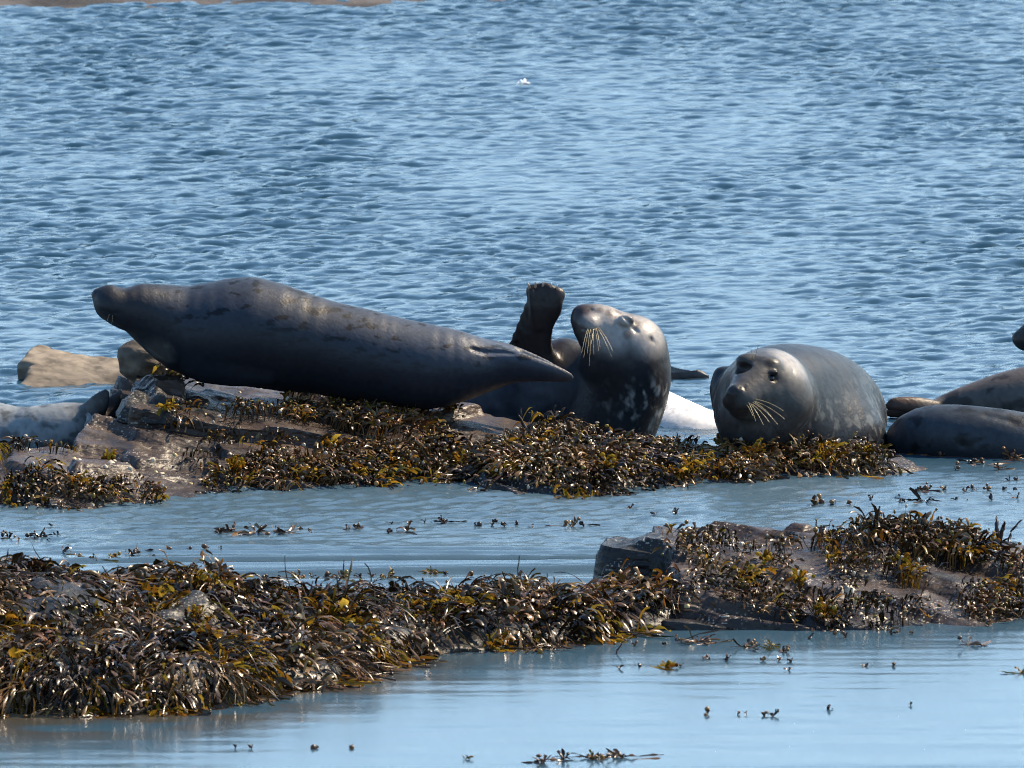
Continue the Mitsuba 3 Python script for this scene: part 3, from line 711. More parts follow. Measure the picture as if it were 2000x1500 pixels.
PROFILE = np.array([0.35, 0.6, 0.8, 0.95, 1.0, 1.0, 0.6])
def ribbons(pts, W, col, rng, tip=None, profile=PROFILE):
    n, k = pts.shape[:2]
    t = np.gradient(pts, axis=1)
    t /= np.linalg.norm(t, axis=2, keepdims=True) + 1e-9
    ref = np.array([0, 0, 1.0]) + rng.standard_normal((n, 1, 3)) * 0.7
    side = np.cross(t, ref); side /= np.linalg.norm(side, axis=2, keepdims=True) + 1e-9
    nor = np.cross(side, t)
    tw = (rng.standard_normal((n, 1)) * 0.5 + np.linspace(0, 1, k)[None] * rng.standard_normal((n, 1)) * 1.3)[..., None]
    side, nor = side * np.cos(tw) + nor * np.sin(tw), nor * np.cos(tw) - side * np.sin(tw)
    pr = np.interp(np.linspace(0, 1, k), np.linspace(0, 1, len(profile)), profile)
    w = (W[:, None] * pr[None] * (1 + 0.35 * rng.standard_normal((n, k))))[..., None] * 0.5
    V = np.stack([pts - side * w, pts + nor * w * 0.35, pts + side * w], 2)          # n, k, 3, 3
    base = np.arange(n)[:, None, None] * k * 3
    a, b = np.meshgrid(np.arange(k - 1), np.arange(2), indexing='ij')
    q = np.stack([a * 3 + b, a * 3 + b + 1, (a + 1) * 3 + b + 1, (a + 1) * 3 + b], -1).reshape(1, -1, 4) + base
    C = np.repeat(np.repeat(col[:, None, None], k, 1), 3, 2)
    if tip is not None:
        x = (np.linspace(0, 1, k) ** 2)[None, :, None, None]
        C = C * (1 - x) + tip[:, None, None] * x
    return V.reshape(-1, 3), q.reshape(-1, 4), C.reshape(-1, 3)

ICO = trimesh.creation.icosphere(1, 1.0)
ICO0 = trimesh.creation.icosphere(0, 1.0)
def beads(c, r, col, rng, ico=ICO):
    n = len(c)
    sq = 1 + 0.25 * rng.standard_normal((n, 1, 3))
    V = np.asarray(ico.vertices)[None] * r[:, None, None] * sq + c[:, None]
    f = np.asarray(ico.faces)[None] + (np.arange(n) * len(ico.vertices))[:, None, None]
    return V.reshape(-1, 3), f.reshape(-1, 3), np.repeat(col, len(ico.vertices), 0)

def join(parts):
    V, F, C, o = [], [], [], 0
    for v, f, c in parts:
        if f.shape[1] == 4:
            f = np.vstack([f[:, [0, 1, 2]], f[:, [0, 2, 3]]])
        V.append(v); F.append(f + o); C.append(c); o += len(v)
    return np.vstack(V), np.vstack(F), np.clip(np.vstack(C), 0.003, 0.9)

def put(key, parts, mat='wet_weed'):
    v, f, c = join(parts)
    scene[key] = mikit.ply((v, f), mat, smooth=True, color=c)

def pick(pal, n, rng, var=0.25):
    return pal[rng.integers(0, len(pal), n)] * (1 + var * rng.standard_normal((n, 1)))

SAMPLES = {}
def samples(rk):
    if rk not in SAMPLES:
        m = ROCKS[rk][1]
        p, fi = trimesh.sample.sample_surface(m, 90000, seed=11)
        n = np.asarray(m.face_normals)[fi]
        ok = (p[:, 2] > -0.01) & (n[:, 2] > -0.25)
        SAMPLES[rk] = p[ok], n[ok]
    return SAMPLES[rk]

class Cover:
    """The weed of one rock: a dark opaque mass and a golden translucent one."""
    def __init__(s, rk, seed):
        s.rk, s.rng, s.dark, s.gold = rk, np.random.default_rng(seed), [], []

    def patch(s, where, n, L=(0.04, 0.11), W=(0.006, 0.013), gold=0.12, lift=(0.001, 0.010), up=0.03, bead=0.20, droop=0.8, wander=0.13, gate=True):
        """where: None for the whole rock, or (px, py, radius in pixels), or a function of the surface points."""
        rng, (p, nn), (solid, m) = s.rng, samples(s.rk), ROCKS[s.rk]
        if where is None:
            ok = np.arange(len(p))
        elif callable(where):
            ok = np.nonzero(where(p))[0]
        else:
            c = march(solid, where[0], where[1], m.bounds[0][1] - .1, m.bounds[1][1] + .1)[0]
            e = where[2] * mpp(c[1])
            ok = np.nonzero((((p - c) / [e, e * 3.0, e * 1.2]) ** 2).sum(1) * (0.6 + 0.8 * meshkit.noise(p * 14, 5)) < 1)[0]
        if len(ok) == 0:
            return
        m = max(1, n // 13)
        og = ok[meshkit.noise(p[ok] * [6, 4, 6], 91) > 0.40] if gate else ok
        ci = rng.choice(og if len(og) > 50 else ok, m)
        a = rng.random(m) * 2 * np.pi
        cd_ = np.stack([np.cos(a) * 0.8, np.sin(a) * 0.6 - 0.25, np.zeros(m)], 1) + nn[ci] * [2.4, 2.4, 0]
        cup, clift, cL = up * np.where(rng.random(m) < 0.07, 3.0, rng.random(m)), rng.uniform(*lift, m), rng.uniform(*L, m)
        j = rng.integers(0, m, n)
        r0, nr = p[ci][j] + rng.standard_normal((n, 3)) * [0.034, 0.048, 0.005], nn[ci][j]
        d = cd_[j] + rng.standard_normal((n, 3)) * [0.26, 0.26, 0.10] - [0, 0, 0.18]
        d = d - nr * (d * nr).sum(1, keepdims=True) + nr * cup[j][:, None]
        li = clift[j] * rng.uniform(0.5, 1.3, n)
        pts = grow(r0 + nr * 0.3 * li[:, None], d, cL[j] * rng.uniform(0.6, 1.25, n), li, rng, solid, droop=droop, wander=wander)
        g = rng.random(n) < gold * 4.5 * sstep(0.60, 0.72, meshkit.noise(r0 * [9, 6, 9], 21))
        cd = (pick(OLIVE, m, rng)[j] * 0.7 + pick(OLIVE, n, rng) * 0.3) * (0.45 + 1.2 * sstep(0.35, 0.65, meshkit.fbm(r0 * [6, 4, 6], 2, 29)))[:, None]
        cg = pick(GOLD, n, rng)
        g = g | (rng.random(n) < 0.012)
        w = rng.uniform(*W, n)
        tip = np.where((rng.random(n) < 0.15)[:, None], pick(GOLD, n, rng) * 0.45, cd)
        if (~g).any():
            s.dark.append(ribbons(pts[~g], w[~g], cd[~g], rng, tip[~g]))
        if g.any():
            s.gold.append(ribbons(pts[g], w[g] * 1.1, cg[g] * 0.55, rng, cg[g]))
        b = rng.random(n) < bead
        if b.any():
            c = pts[b, -1] + rng.standard_normal((b.sum(), 3)) * 0.004
            bc = np.where((rng.random(b.sum()) < 0.55)[:, None], pick(GOLD, b.sum(), rng) * 0.5, pick(OLIVE, b.sum(), rng) * 1.6)
            bc = np.where((rng.random(b.sum()) < 0.12)[:, None], np.array([0.30, 0.26, 0.20]), bc)
            s.dark.append(beads(c, rng.uniform(0.004, 0.0085, b.sum()), bc, rng))

    def done(s, label_dark, label_gold):
        k = numbered('seaweed')
        put(k, s.dark)
        tag(k, label_dark, 'seaweed', kind='stuff')
        if s.gold:
            k = numbered('golden_seaweed')
            put(k, s.gold, 'thin_weed')
            tag(k, label_gold, 'seaweed', kind='stuff')

names = list(ROCKS)                # outcrop, left rock, pale slab, knob, boulder, cliff, right rock, reef
OUT, LEFT, SLAB, KNOB, BOULDER, CLIFF, RIGHT, REEF = names

c = Cover(OUT, 101)
for a in ((640, 770, 60, 330), (720, 800, 70, 420), (780, 830, 70, 360), (600, 790, 40, 110), (690, 860, 55, 180), (560, 860, 60, 130), (520, 900, 55, 150), (600, 910, 80, 280),
          (700, 920, 100, 520), (800, 900, 80, 420), (860, 930, 90, 420), (950, 930, 80, 420), (1010, 870, 60, 420), (1030, 920, 80, 420), (1080, 850, 60, 340), (1110, 900, 90, 600),
          (1180, 870, 70, 420), (1200, 920, 80, 420), (1260, 880, 60, 340), (1290, 915, 80, 420), (1350, 885, 60, 320), (1380, 920, 80, 380), (1450, 905, 60, 300), (1500, 920, 70, 320),
          (1580, 910, 60, 300), (1640, 905, 50, 220), (1690, 900, 40, 160), (470, 935, 40, 110), (430, 850, 26, 40), (470, 800, 30, 50), (400, 880, 30, 40), (360, 800, 26, 40), (330, 750, 24, 40),
          (900, 965, 70, 260), (700, 965, 70, 260), (550, 965, 60, 150), (430, 965, 40, 70), (1050, 965, 60, 200), (880, 800, 22, 40)):
    c.patch(a[:3], a[3], gold=0.16 if a[0] > 1150 else 0.10, L=(0.03, 0.08) if a[0] < 560 else (0.04, 0.11))
c.done('dark glossy seaweed draped over the layered outcrop', 'golden seaweed scattered over the layered outcrop')

c = Cover(LEFT, 102)
for a in ((30, 885, 40, 90), (120, 882, 24, 24), (80, 965, 50, 160), (150, 970, 45, 130), (215, 978, 40, 110), (300, 988, 30, 60), (20, 985, 45, 120), (225, 870, 20, 30), (130, 930, 20, 25), (250, 960, 25, 30)):
    c.patch(a[:3], a[3], gold=0.14, L=(0.03, 0.09))
c.done('dark seaweed clinging to the low rock at the left edge', 'golden seaweed on the low rock at the left edge')

c = Cover(RIGHT, 103)
for a in ((1365, 1055, 50, 200), (1440, 1062, 34, 60), (1540, 1085, 36, 60), (1625, 1065, 40, 120), (1655, 1095, 30, 90), (1345, 1140, 26, 70), (1400, 1142, 44, 120), (1470, 1148, 40, 110), (1530, 1172, 36, 90),
          (1490, 1190, 30, 60), (1590, 1192, 30, 60), (1690, 1202, 40, 80), (1780, 1205, 40, 60), (1720, 1050, 50, 280), (1780, 1040, 60, 420), (1850, 1035, 60, 460), (1920, 1045, 60, 420), (1980, 1050, 60, 380),
          (1880, 1078, 40, 220), (1845, 1070, 36, 160), (1930, 1090, 30, 90), (1990, 1110, 24, 70), (1770, 1122, 26, 90), (1935, 1192, 56, 340), (1990, 1175, 46, 240), (1650, 1215, 50, 90), (1290, 1165, 25, 60), (1660, 1145, 18, 30)):
    high = a[1] < 1095 and a[0] > 1700
    c.patch(a[:3], a[3], gold=0.14, lift=(0.005, 0.03) if high else (0.001, 0.014), L=(0.05, 0.13) if high else (0.03, 0.08), up=0.3 if high else 0.08)
c.done('brown seaweed in clumps over the right-hand slab rock', 'golden seaweed among the clumps on the right-hand slab rock')

c = Cover(REEF, 104)
front = lambda p: meshkit.noise(p * [5, 3, 5], 61) > 0.27
c.patch(front, 9500, gate=False, L=(0.06, 0.15), W=(0.008, 0.019), gold=0.13, lift=(0.002, 0.035), bead=0.13)
c.patch(front, 3000, L=(0.04, 0.08), W=(0.016, 0.028), gold=0.16, lift=(0.010, 0.035), bead=0.2, wander=0.3)
c.patch(front, 3200, gate=False, L=(0.12, 0.26), W=(0.004, 0.008), gold=0.05, lift=(0.020, 0.045), bead=0.1, wander=0.22)
c.patch(lambda p: p[:, 2] < 0.025, 900, gate=False, L=(0.08, 0.18), W=(0.008, 0.016), gold=0.2, lift=(0.001, 0.01), bead=0.2)
c.patch(lambda p: p[:, 2] > 0.10, 500, L=(0.05, 0.12), W=(0.006, 0.012), gold=0.06, lift=(0.01, 0.04), up=0.6, bead=0.06, droop=0.5)
c.done('thick wet brown seaweed covering the foreground reef', 'amber seaweed glowing through the foreground reef cover')

# ------------------------------------------------------------------ single tufts, stalks, shells and drifting scraps
def pixel(p):
    q = p - CAM
    z = q @ FWD
    return np.stack([1000 + FPX * q[:, 0] / z, 750 - FPX * (q @ UPV) / z], 1)

PIX = {}
def on(rk, px, py, tol=7):
    """The nearest point of the rock's surface seen at the pixel, and its normal."""
    p, n = samples(rk)
    if rk not in PIX:
        PIX[rk] = pixel(p)
    d = np.linalg.norm(PIX[rk] - [px, py], axis=1)
    ok = np.nonzero(d < tol)[0]
    i = ok[np.argmin(p[ok, 1])] if len(ok) else int(np.argmin(d))
    return p[i], n[i]

def tuft(name, label, at, size, seed, group=None, pal=GOLD, mat='thin_weed', n=16, up=0.9, W=(0.008, 0.016), rk=None, bead=0.5, category='seaweed', spread=1.0, flat=0):
    rng = np.random.default_rng(seed)
    p, nr = at
    solid = ROCKS[rk][0] if rk else None
    d = rng.standard_normal((n, 3)) * [spread, spread, 0.3] + np.asarray(nr) * up + np.array([0, -0.15, 0])
    pts = grow(np.repeat(p[None] - [0, 0, 0.004], n, 0), d, size * rng.uniform(0.5, 1.0, n), np.full(n, 0.008), rng, solid, droop=0.45, wander=0.4)
    cols = pick(pal, n, rng, 0.2)
    parts = [ribbons(pts, rng.uniform(*W, n), cols * 0.7, rng, cols)]
    b = rng.random(n) < bead
    if b.any():
        parts.append(beads(pts[b, -1], rng.uniform(0.005, 0.010, b.sum()), cols[b], rng))
    if flat:                                    # strands lying on the water
        d = rng.standard_normal((flat, 3)) * [1.0, 0.6, 0]
        pts = grow(np.repeat(p[None] + [0, 0, 0.003], flat, 0) + rng.standard_normal((flat, 3)) * [size * .5, size * .6, 0], d, size * rng.uniform(1.0, 2.2, flat), np.full(flat, 0.004), rng, None, droop=0.3, wander=0.25)
        cf = pick(pal, flat, rng, 0.2) * 0.7
        parts.append(ribbons(pts, rng.uniform(0.006, 0.013, flat), cf, rng, cf))
    k = numbered(name)
    put(k, parts, mat)
    tag(k, label, category, group)
    return k

for px, py, rk, size, label in (
        (322, 792, CLIFF, 0.085, 'orange-gold seaweed tuft hanging on the dark rock face left of the outcrop steps'),
        (708, 815, OUT, 0.06, 'golden seaweed tuft below the middle of the long dark seal'),
        (800, 806, OUT, 0.07, 'yellow-green seaweed tuft just under the belly of the long dark seal'),
        (875, 797, OUT, 0.05, 'small golden tuft on the rock edge under the long seal tail'),
        (908, 916, OUT, 0.09, 'upright golden seaweed tuft in the dark hollow of the outcrop front'),
        (460, 918, OUT, 0.085, 'broad amber seaweed tuft on the lower left steps of the outcrop'),
        (640, 890, OUT, 0.06, 'ochre seaweed tuft beside the dark hollow left of the outcrop centre'),
        (1191, 922, OUT, 0.11, 'bright yellow seaweed tuft low in front of the flipper-waving seal'),
        (1228, 858, OUT, 0.07, 'yellow seaweed tuft against the neck of the flipper-waving seal'),
        (1408, 870, OUT, 0.06, 'thin yellow seaweed sprig under the chin side of the plump seal'),
        (1470, 900, OUT, 0.12, 'flat amber seaweed bed right under the plump seal facing the camera'),
        (1600, 905, OUT, 0.08, 'golden seaweed tuft under the right flank of the plump seal'),
        (1690, 900, OUT, 0.07, 'last golden tuft at the right tip of the outcrop'),
        (217, 868, LEFT, 0.05, 'small orange upright sprig on the low left rock beside the water gap'),
        (150, 960, LEFT, 0.09, 'yellow seaweed tuft on the front of the low left rock'),
        (1498, 1098, RIGHT, 0.05, 'golden tuft on the top ledge of the right-hand slab rock'),
        (1562, 1150, RIGHT, 0.09, 'bright golden tuft at the middle of the right-hand slab rock'),
        (1609, 1203, RIGHT, 0.08, 'golden tuft at the waterline of the right-hand slab rock'),
        (1756, 1116, RIGHT, 0.08, 'dark olive and gold tuft alone on the bare slope of the right-hand rock'),
        (1935, 1078, RIGHT, 0.09, 'golden tuft below the dark weed mound of the right-hand rock'),
        (437, 1309, REEF, 0.13, 'large orange seaweed tuft at the foot of the foreground reef'),
        (392, 1197, REEF, 0.08, 'yellow seaweed tuft high on the foreground reef'),
        (186, 1190, REEF, 0.08, 'orange seaweed tuft on the left shoulder of the foreground reef'),
        (960, 1260, REEF, 0.12, 'broad yellow seaweed tuft at the waterline of the reef right half'),
        (675, 1166, REEF, 0.07, 'golden seaweed tuft on the crest in the middle of the foreground reef')):
    tuft('seaweed_tuft', label, on(rk, px, py), size, px * 7 + py, rk=rk, n=18)

def stalk(label, rk, px, py, tips, r=0.006, col=(0.022, 0.013, 0.010), seed=0, z0=0.0):
    """Bare stalks standing up from one holdfast; tips in pixels relative to the foot."""
    p, n = on(rk, px, py) if rk else (G(px, py), np.array([0, 0, 1.0]))
    k, rng = numbered('seaweed_stalk'), np.random.default_rng(px + seed)
    parts = []
    for dx, dy in tips:
        e = p + np.array([dx, 0, -dy]) * mpp(p[1]) + np.array([0, rng.uniform(-.03, .03), 0])
        t = np.linspace(0, 1, 9)[:, None]
        mid = rng.standard_normal(3) * 0.12 * np.linalg.norm(e - p)
        q = p - n * 0.01 + (e - p + n * 0.01) * t + mid * np.sin(t * np.pi) + rng.standard_normal((9, 3)) * 0.0018
        v, f = tube(q, r * (1.15 - 0.75 * t[:, 0]) * (1 + .2 * rng.standard_normal(9)), 6)
        parts.append((v, f, np.tile(np.asarray(col) * rng.uniform(.7, 1.4), (len(v), 1))))
    put(k, parts)
    tag(k, label, 'seaweed', 'bare seaweed stalks standing up')

stalk('forked dark stalk rising in front of the flipper-waving seal', OUT, 1045, 852, ((-22, -60), (-28, -48), (-8, -26), (40, -8)), 0.008)
stalk('bundle of dark stalks trailing down the middle of the outcrop', OUT, 1022, 880, ((-30, 60), (-12, 75), (20, 70), (45, 66), (30, 40)), 0.0055, (0.05, 0.04, 0.028))
stalk('bent thin stalk arching over weed below the flipper-waving seal', OUT, 1160, 856, ((-50, -20), (-90, -14)), 0.004, (0.06, 0.045, 0.03))
stalk('twin dark stalks standing on the left crest of the foreground reef', REEF, 240, 1140, ((-38, -40), (-8, -44)), 0.0045)
stalk('group of three dark stalks on the crest of the foreground reef', REEF, 810, 1180, ((-40, -50), (-18, -52), (12, -48)), 0.006)
stalk('pair of thin stalks near the right end of the foreground reef', REEF, 1078, 1170, ((-8, -56), (14, -30)), 0.0035, (0.05, 0.03, 0.025))
stalk('tall dark stalk pair on the left of the right-hand weed mound', RIGHT, 1712, 1030, ((-8, -36), (10, -46)), 0.009)
stalk('curled dark stalk on the right-hand weed mound', RIGHT, 1952, 1030, ((-4, -48), (12, -40)), 0.010)
stalk('slanting stalk at the right edge of the weed mound', RIGHT, 1975, 1036, ((24, -44),), 0.007)
stalk('short upright stump stalk in the middle of the weed mound', RIGHT, 1832, 1030, ((2, -38), (10, -30)), 0.009)
stalk('lone black stalk standing straight out of the calm pool', None, 672, 1132, ((-1, -40),), 0.004)
stalk('reddish stalk leaning out of the water left of the right-hand rock', None, 1208, 1278, ((14, -30),), 0.005, (0.06, 0.03, 0.025))

PLACED = []
ORD = 'first second third fourth fifth sixth seventh eighth ninth tenth eleventh twelfth thirteenth fourteenth fifteenth sixteenth seventeenth eighteenth nineteenth twentieth'.split()
def ordinal(i):
    return 'leftmost' if i == 0 else ORD[i] + ' from the left'

def limpet(rk, px, py, d, label, group, col):
    p, n = on(rk, px, py)
    rng = np.random.default_rng(px * 3 + py)
    r = d * 0.5 * mpp(p[1])
    ns, nr = 14, 5
    a = np.arange(ns) * 2 * np.pi / ns
    rib = 1 + 0.06 * np.cos(a * 7) + 0.05 * rng.standard_normal(ns)
    rows = []
    for q in range(nr):
        t = q / (nr - 1)
        rows.append(np.stack([np.cos(a) * rib * (1 - t) ** 0.8 + .15 * t, np.sin(a) * rib * (1 - t) ** 0.8, np.full(ns, 0.75 * t ** 0.85)], 1))
    v = np.vstack(rows)
    i, j = np.meshgrid(np.arange(nr - 1), np.arange(ns), indexing='ij')
    f = np.stack([i * ns + j, i * ns + (j + 1) % ns, (i + 1) * ns + (j + 1) % ns, (i + 1) * ns + j], -1).reshape(-1, 4)
    zz = n / np.linalg.norm(n); xx = np.cross(zz, [0.2, 1, 0.1]); xx /= np.linalg.norm(xx); yy = np.cross(zz, xx)
    v = p + r * (v[:, :1] * xx + v[:, 1:2] * yy + (v[:, 2:] - 0.08) * zz)
    k = numbered('limpet')
    scene[k] = mikit.ply((v, f), 'shell_lime', smooth=True, color=np.tile(np.asarray(col) * rng.uniform(.75, 1.2), (len(v), 1)))
    tag(k, label, 'shell', group)
    PLACED.append((k, px, py, group, 'ochre' if col[2] < .2 else 'cream'))

CREAM, OCHRE = (0.40, 0.34, 0.25), (0.34, 0.25, 0.10)
for x, y, d in ((339, 742, 14), (357, 751, 15), (410, 774, 13), (429, 744, 12), (507, 752, 13), (400, 803, 11), (430, 807, 11), (457, 803, 10), (339, 882, 12), (305, 893, 10), (392, 930, 9), (406, 932, 10),
                (375, 942, 12), (397, 961, 11), (441, 969, 12), (417, 983, 12), (383, 741, 8), (470, 760, 8), (545, 775, 9), (350, 815, 8), (690, 850, 9), (760, 880, 9), (840, 862, 8), (955, 893, 11), (925, 880, 9),
                (640, 930, 9), (735, 945, 9), (880, 955, 9), (660, 955, 8), (780, 960, 8), (520, 940, 9), (480, 955, 9), (1010, 850, 9), (1080, 862, 8)):
    limpet(OUT, x, y, d, 'cream limpet shell stuck to the layered outcrop under the long dark seal', 'limpets on the layered outcrop', CREAM if (x + y) % 3 else OCHRE)
for x, y, d in ((217, 897, 17), (212, 908, 12), (260, 912, 14), (319, 922, 15), (306, 915, 10), (146, 889, 11), (155, 891, 11), (86, 892, 9), (91, 905, 11), (54, 871, 12), (230, 872, 10), (60, 942, 9), (75, 950, 10),
                (67, 965, 10), (96, 947, 9), (117, 948, 10), (130, 955, 8), (195, 962, 9), (205, 972, 9), (185, 980, 8)):
    limpet(LEFT, x, y, d, 'pale limpet shell on the low dark rock at the left edge', 'limpets on the low left rock', CREAM if (x + y) % 3 else OCHRE)
for x, y, d, c in ((1450, 1058, 14, CREAM), (1798, 1086, 20, OCHRE), (1838, 1073, 24, CREAM), (1549, 1114, 15, OCHRE), (1492, 1117, 13, CREAM), (1658, 1146, 22, CREAM), (1677, 1171, 20, OCHRE), (1715, 1173, 15, CREAM), (1923, 1135, 20, OCHRE),
                   (1688, 1109, 12, CREAM), (1679, 1194, 14, CREAM), (1694, 1201, 13, CREAM), (1715, 1201, 13, CREAM), (1730, 1203, 12, CREAM), (1806, 1175, 9, CREAM), (1826, 1194, 9, CREAM), (1341, 1179, 12, OCHRE), (1770, 1087, 8, CREAM),
                   (1660, 1200, 10, CREAM), (1640, 1210, 9, CREAM)):
    limpet(RIGHT, x, y, d, {24: 'large white limpet shell on the slope under the right-hand weed mound', 20: 'ochre limpet shell on the bare slope of the right-hand slab rock', 22: 'tall whitish limpet shell in the middle of the right-hand slab rock'}.get(d if (x, y) != (1677, 1171) else 0,
           'small cream limpet shell on the right-hand slab rock'), 'limpets on the right-hand slab rock', c)

def floaty(px, py, size, seed, label, group=None, pal=None, n=9, up=0.6, W=(0.006, 0.012), bead=0.15, thin=False, spread=1.0):
    return tuft('seaweed_scrap', label, (G(px, py, 0.0), np.array([0, 0, 1.0])), size, seed, group, pal if pal is not None else BROWN, 'thin_weed' if thin else 'wet_weed', n, up * 0.75, W, None, bead, spread=spread, flat=3 if n >= 12 else 2 if n >= 7 else 0)
BROWN = np.array([[0.10, 0.05, 0.025], [0.07, 0.038, 0.02], [0.13, 0.075, 0.03], [0.05, 0.026, 0.018]])
DARK = np.array([[0.018, 0.011, 0.010], [0.028, 0.017, 0.013]])
for px, py, size, label, kw in (
        (1300, 1304, 0.055, 'bright golden weed clump floating alone in front of the reef right end', dict(pal=GOLD, thin=True, n=16, up=1.2)),
        (1360, 1256, 0.10, 'long dark brown weed clump floating below the right-hand rock', dict(n=18, up=0.15, spread=1.4)),
        (1463, 1265, 0.05, 'brown weed clump floating left of a golden one below the right-hand rock', dict(n=12)),
        (1506, 1268, 0.055, 'golden-brown weed clump floating below the middle of the right-hand rock', dict(pal=GOLD * .6, n=12, up=1.0)),
        (1532, 1274, 0.035, 'small round brown weed scrap right of the golden-brown clump', {}),
        (1890, 1261, 0.09, 'thin flat brown weed strip floating at the right in front of the slab rock', dict(up=0.05, spread=1.6)),
        (1592, 986, 0.06, 'tan weed piece standing upright in the channel behind the right-hand rock', dict(up=1.6, n=6, W=(.010, .018))),
        (1280, 1006, 0.05, 'slanting dark weed sliver in the channel below the plump seal', dict(up=1.2, n=3, pal=DARK)),
        (1318, 1006, 0.04, 'flat brown weed sliver in the channel below the plump seal', dict(up=.2, n=4)),
        (1757, 980, 0.05, 'dark upright weed stub in the channel at the right', dict(up=1.6, n=4, pal=DARK, W=(.010, .018))),
        (1805, 980, 0.10, 'long arched black weed piece in the channel at the right', dict(up=.35, n=10, pal=DARK, spread=1.5)),
        (1938, 978, 0.045, 'small dark peg of weed right of the arched black piece', dict(up=1.8, n=3, pal=DARK)),
        (1985, 975, 0.06, 'slanting reddish weed blade in the channel at the right edge', dict(up=.7, n=4)),
        (795, 1036, 0.075, 'tan upright weed blade with flat base in the middle of the channel', dict(up=1.5, n=7)),
        (702, 1034, 0.035, 'small tan weed knob in the channel left of the upright blade', {}),
        (866, 1021, 0.04, 'dark weed knob in the channel right of the upright blade', dict(pal=DARK)),
        (830, 1021, 0.04, 'thin dark slanting sliver in the channel above the upright blade', dict(pal=DARK, n=4, up=.5)),
        (757, 1042, 0.035, 'small black weed point in the channel left of the upright blade', dict(pal=DARK, n=5, up=1.0)),
        (1118, 1028, 0.05, 'pinkish-brown weed tip drifting in the channel left of the right-hand rock', dict(n=7, up=.9)),
        (430, 1042, 0.045, 'tan weed knob at the left end of the long drifting raft', dict(n=8, up=1.0)),
        (447, 1040, 0.055, 'upright tan weed blade in the long drifting raft', dict(n=8, up=1.3)),
        (500, 1043, 0.085, 'main brown tangle of the long drifting raft in the left channel', dict(n=22, up=.8, spread=1.6)),
        (545, 1043, 0.06, 'right tail of the long drifting raft in the left channel', dict(n=12, up=.3, spread=1.6)),
        (77, 1050, 0.06, 'dark forked weed in the channel at the left edge', dict(pal=DARK, n=8, up=1.0)),
        (110, 1048, 0.05, 'dark slanting weed sprig right of the forked one at the left edge', dict(pal=DARK, n=4, up=1.4)),
        (18, 1052, 0.05, 'flat dark weed strip touching the left edge of the picture', dict(pal=DARK, n=8, up=.15)),
        (258, 1082, 0.045, 'round reddish weed knob in the pool behind the reef', dict(n=12, up=1.0)),
        (120, 1080, 0.06, 'tan weed blade standing behind the left reef crest', dict(n=5, up=1.4)),
        (222, 1092, 0.045, 'golden weed knob in the pool behind the left reef crest', dict(pal=GOLD * .7, n=10, up=1.0)),
        (183, 1094, 0.05, 'flat golden-brown weed raft behind the left reef crest', dict(pal=GOLD * .5, n=10, up=.4)),
        (295, 1093, 0.04, 'small golden pair of weed tips right of the golden knob', dict(pal=GOLD * .7, n=6, up=1.0)),
        (580, 1130, 0.055, 'golden weed knob at the left end of the raft behind the reef', dict(pal=GOLD * .7, n=10)),
        (665, 1130, 0.07, 'golden weed raft around the lone black stalk', dict(pal=GOLD * .8, n=16, spread=1.5)),
        (755, 1132, 0.055, 'golden weed tuft at the right end of the raft behind the reef', dict(pal=GOLD * .8, n=12)),
        (840, 1122, 0.05, 'small golden weed tuft floating above the reef crest', dict(pal=GOLD * .8, n=9)),
        (1000, 1142, 0.04, 'row of tiny golden weed tips behind the reef right half', dict(pal=GOLD * .9, n=7, up=1.2)),
        (1160, 1483, 0.06, 'golden part of the weed raft at the bottom of the picture', dict(pal=GOLD * .7, n=12, up=.9)),
        (1060, 1490, 0.06, 'dark left part of the weed raft at the bottom of the picture', dict(n=12, up=.6, spread=1.5)),
        (1100, 1483, 0.05, 'dark upright knob of the weed raft at the bottom of the picture', dict(pal=DARK, n=10, up=1.0)),
        (1215, 1480, 0.07, 'flat brown right part of the weed raft at the bottom of the picture', dict(n=14, up=.3, spread=1.6)),
        (1510, 1400, 0.035, 'small dark upright weed peg on the pale pool', dict(pal=DARK, n=6, up=1.6)),
        (1617, 1386, 0.03, 'small flat dark weed scrap alone on the pale pool', dict(pal=DARK, n=6, up=.2)),
        (1995, 1315, 0.05, 'golden weed knob cut by the right edge on the pale pool', dict(pal=GOLD * .8, n=10)),
        (908, 1484, 0.03, 'tiny ochre weed scrap near the bottom middle', dict(pal=GOLD * .5, n=5)),
        (1744, 922, 0.055, 'tan and gold weed knob in the water right of the outcrop tip', dict(pal=GOLD * .6, n=10, up=1.0)),
        (1728, 924, 0.035, 'small brown knob beside the tan and gold one off the outcrop tip', {}),
        (1815, 888, 0.06, 'golden weed tuft against the blue-black seal flank', dict(pal=GOLD * .7, n=12, up=1.2)),
        (1838, 892, 0.04, 'whitish weed knob right of the golden tuft by the seal flank', dict(n=7)),
        (1930, 882, 0.05, 'tan weed knob under the right part of the blue-black flank', dict(n=8, up=1.2)),
        (1975, 898, 0.07, 'reddish weed raft at the right edge below the blue-black flank', dict(n=14, spread=1.4)),
        (1953, 918, 0.045, 'brown pyramid-shaped weed knob at the right below the flank', dict(n=10, up=1.0)),
        (1917, 906, 0.035, 'small brown weed knob left of the pyramid-shaped one', {}),
        (1896, 905, 0.035, 'small dark weed knob second left of the pyramid-shaped one', dict(pal=DARK)),
        (1795, 960, 0.035, 'brown weed knob left of a white one in the right channel', {}),
        (1811, 958, 0.035, 'whitish weed knob in the right channel', {}),
        (1843, 958, 0.035, 'brown weed knob right of the white one in the right channel', {})):
    floaty(px, py, size, px * 3 + py, label, **kw)
rng, CRUMBS = np.random.default_rng(77), []
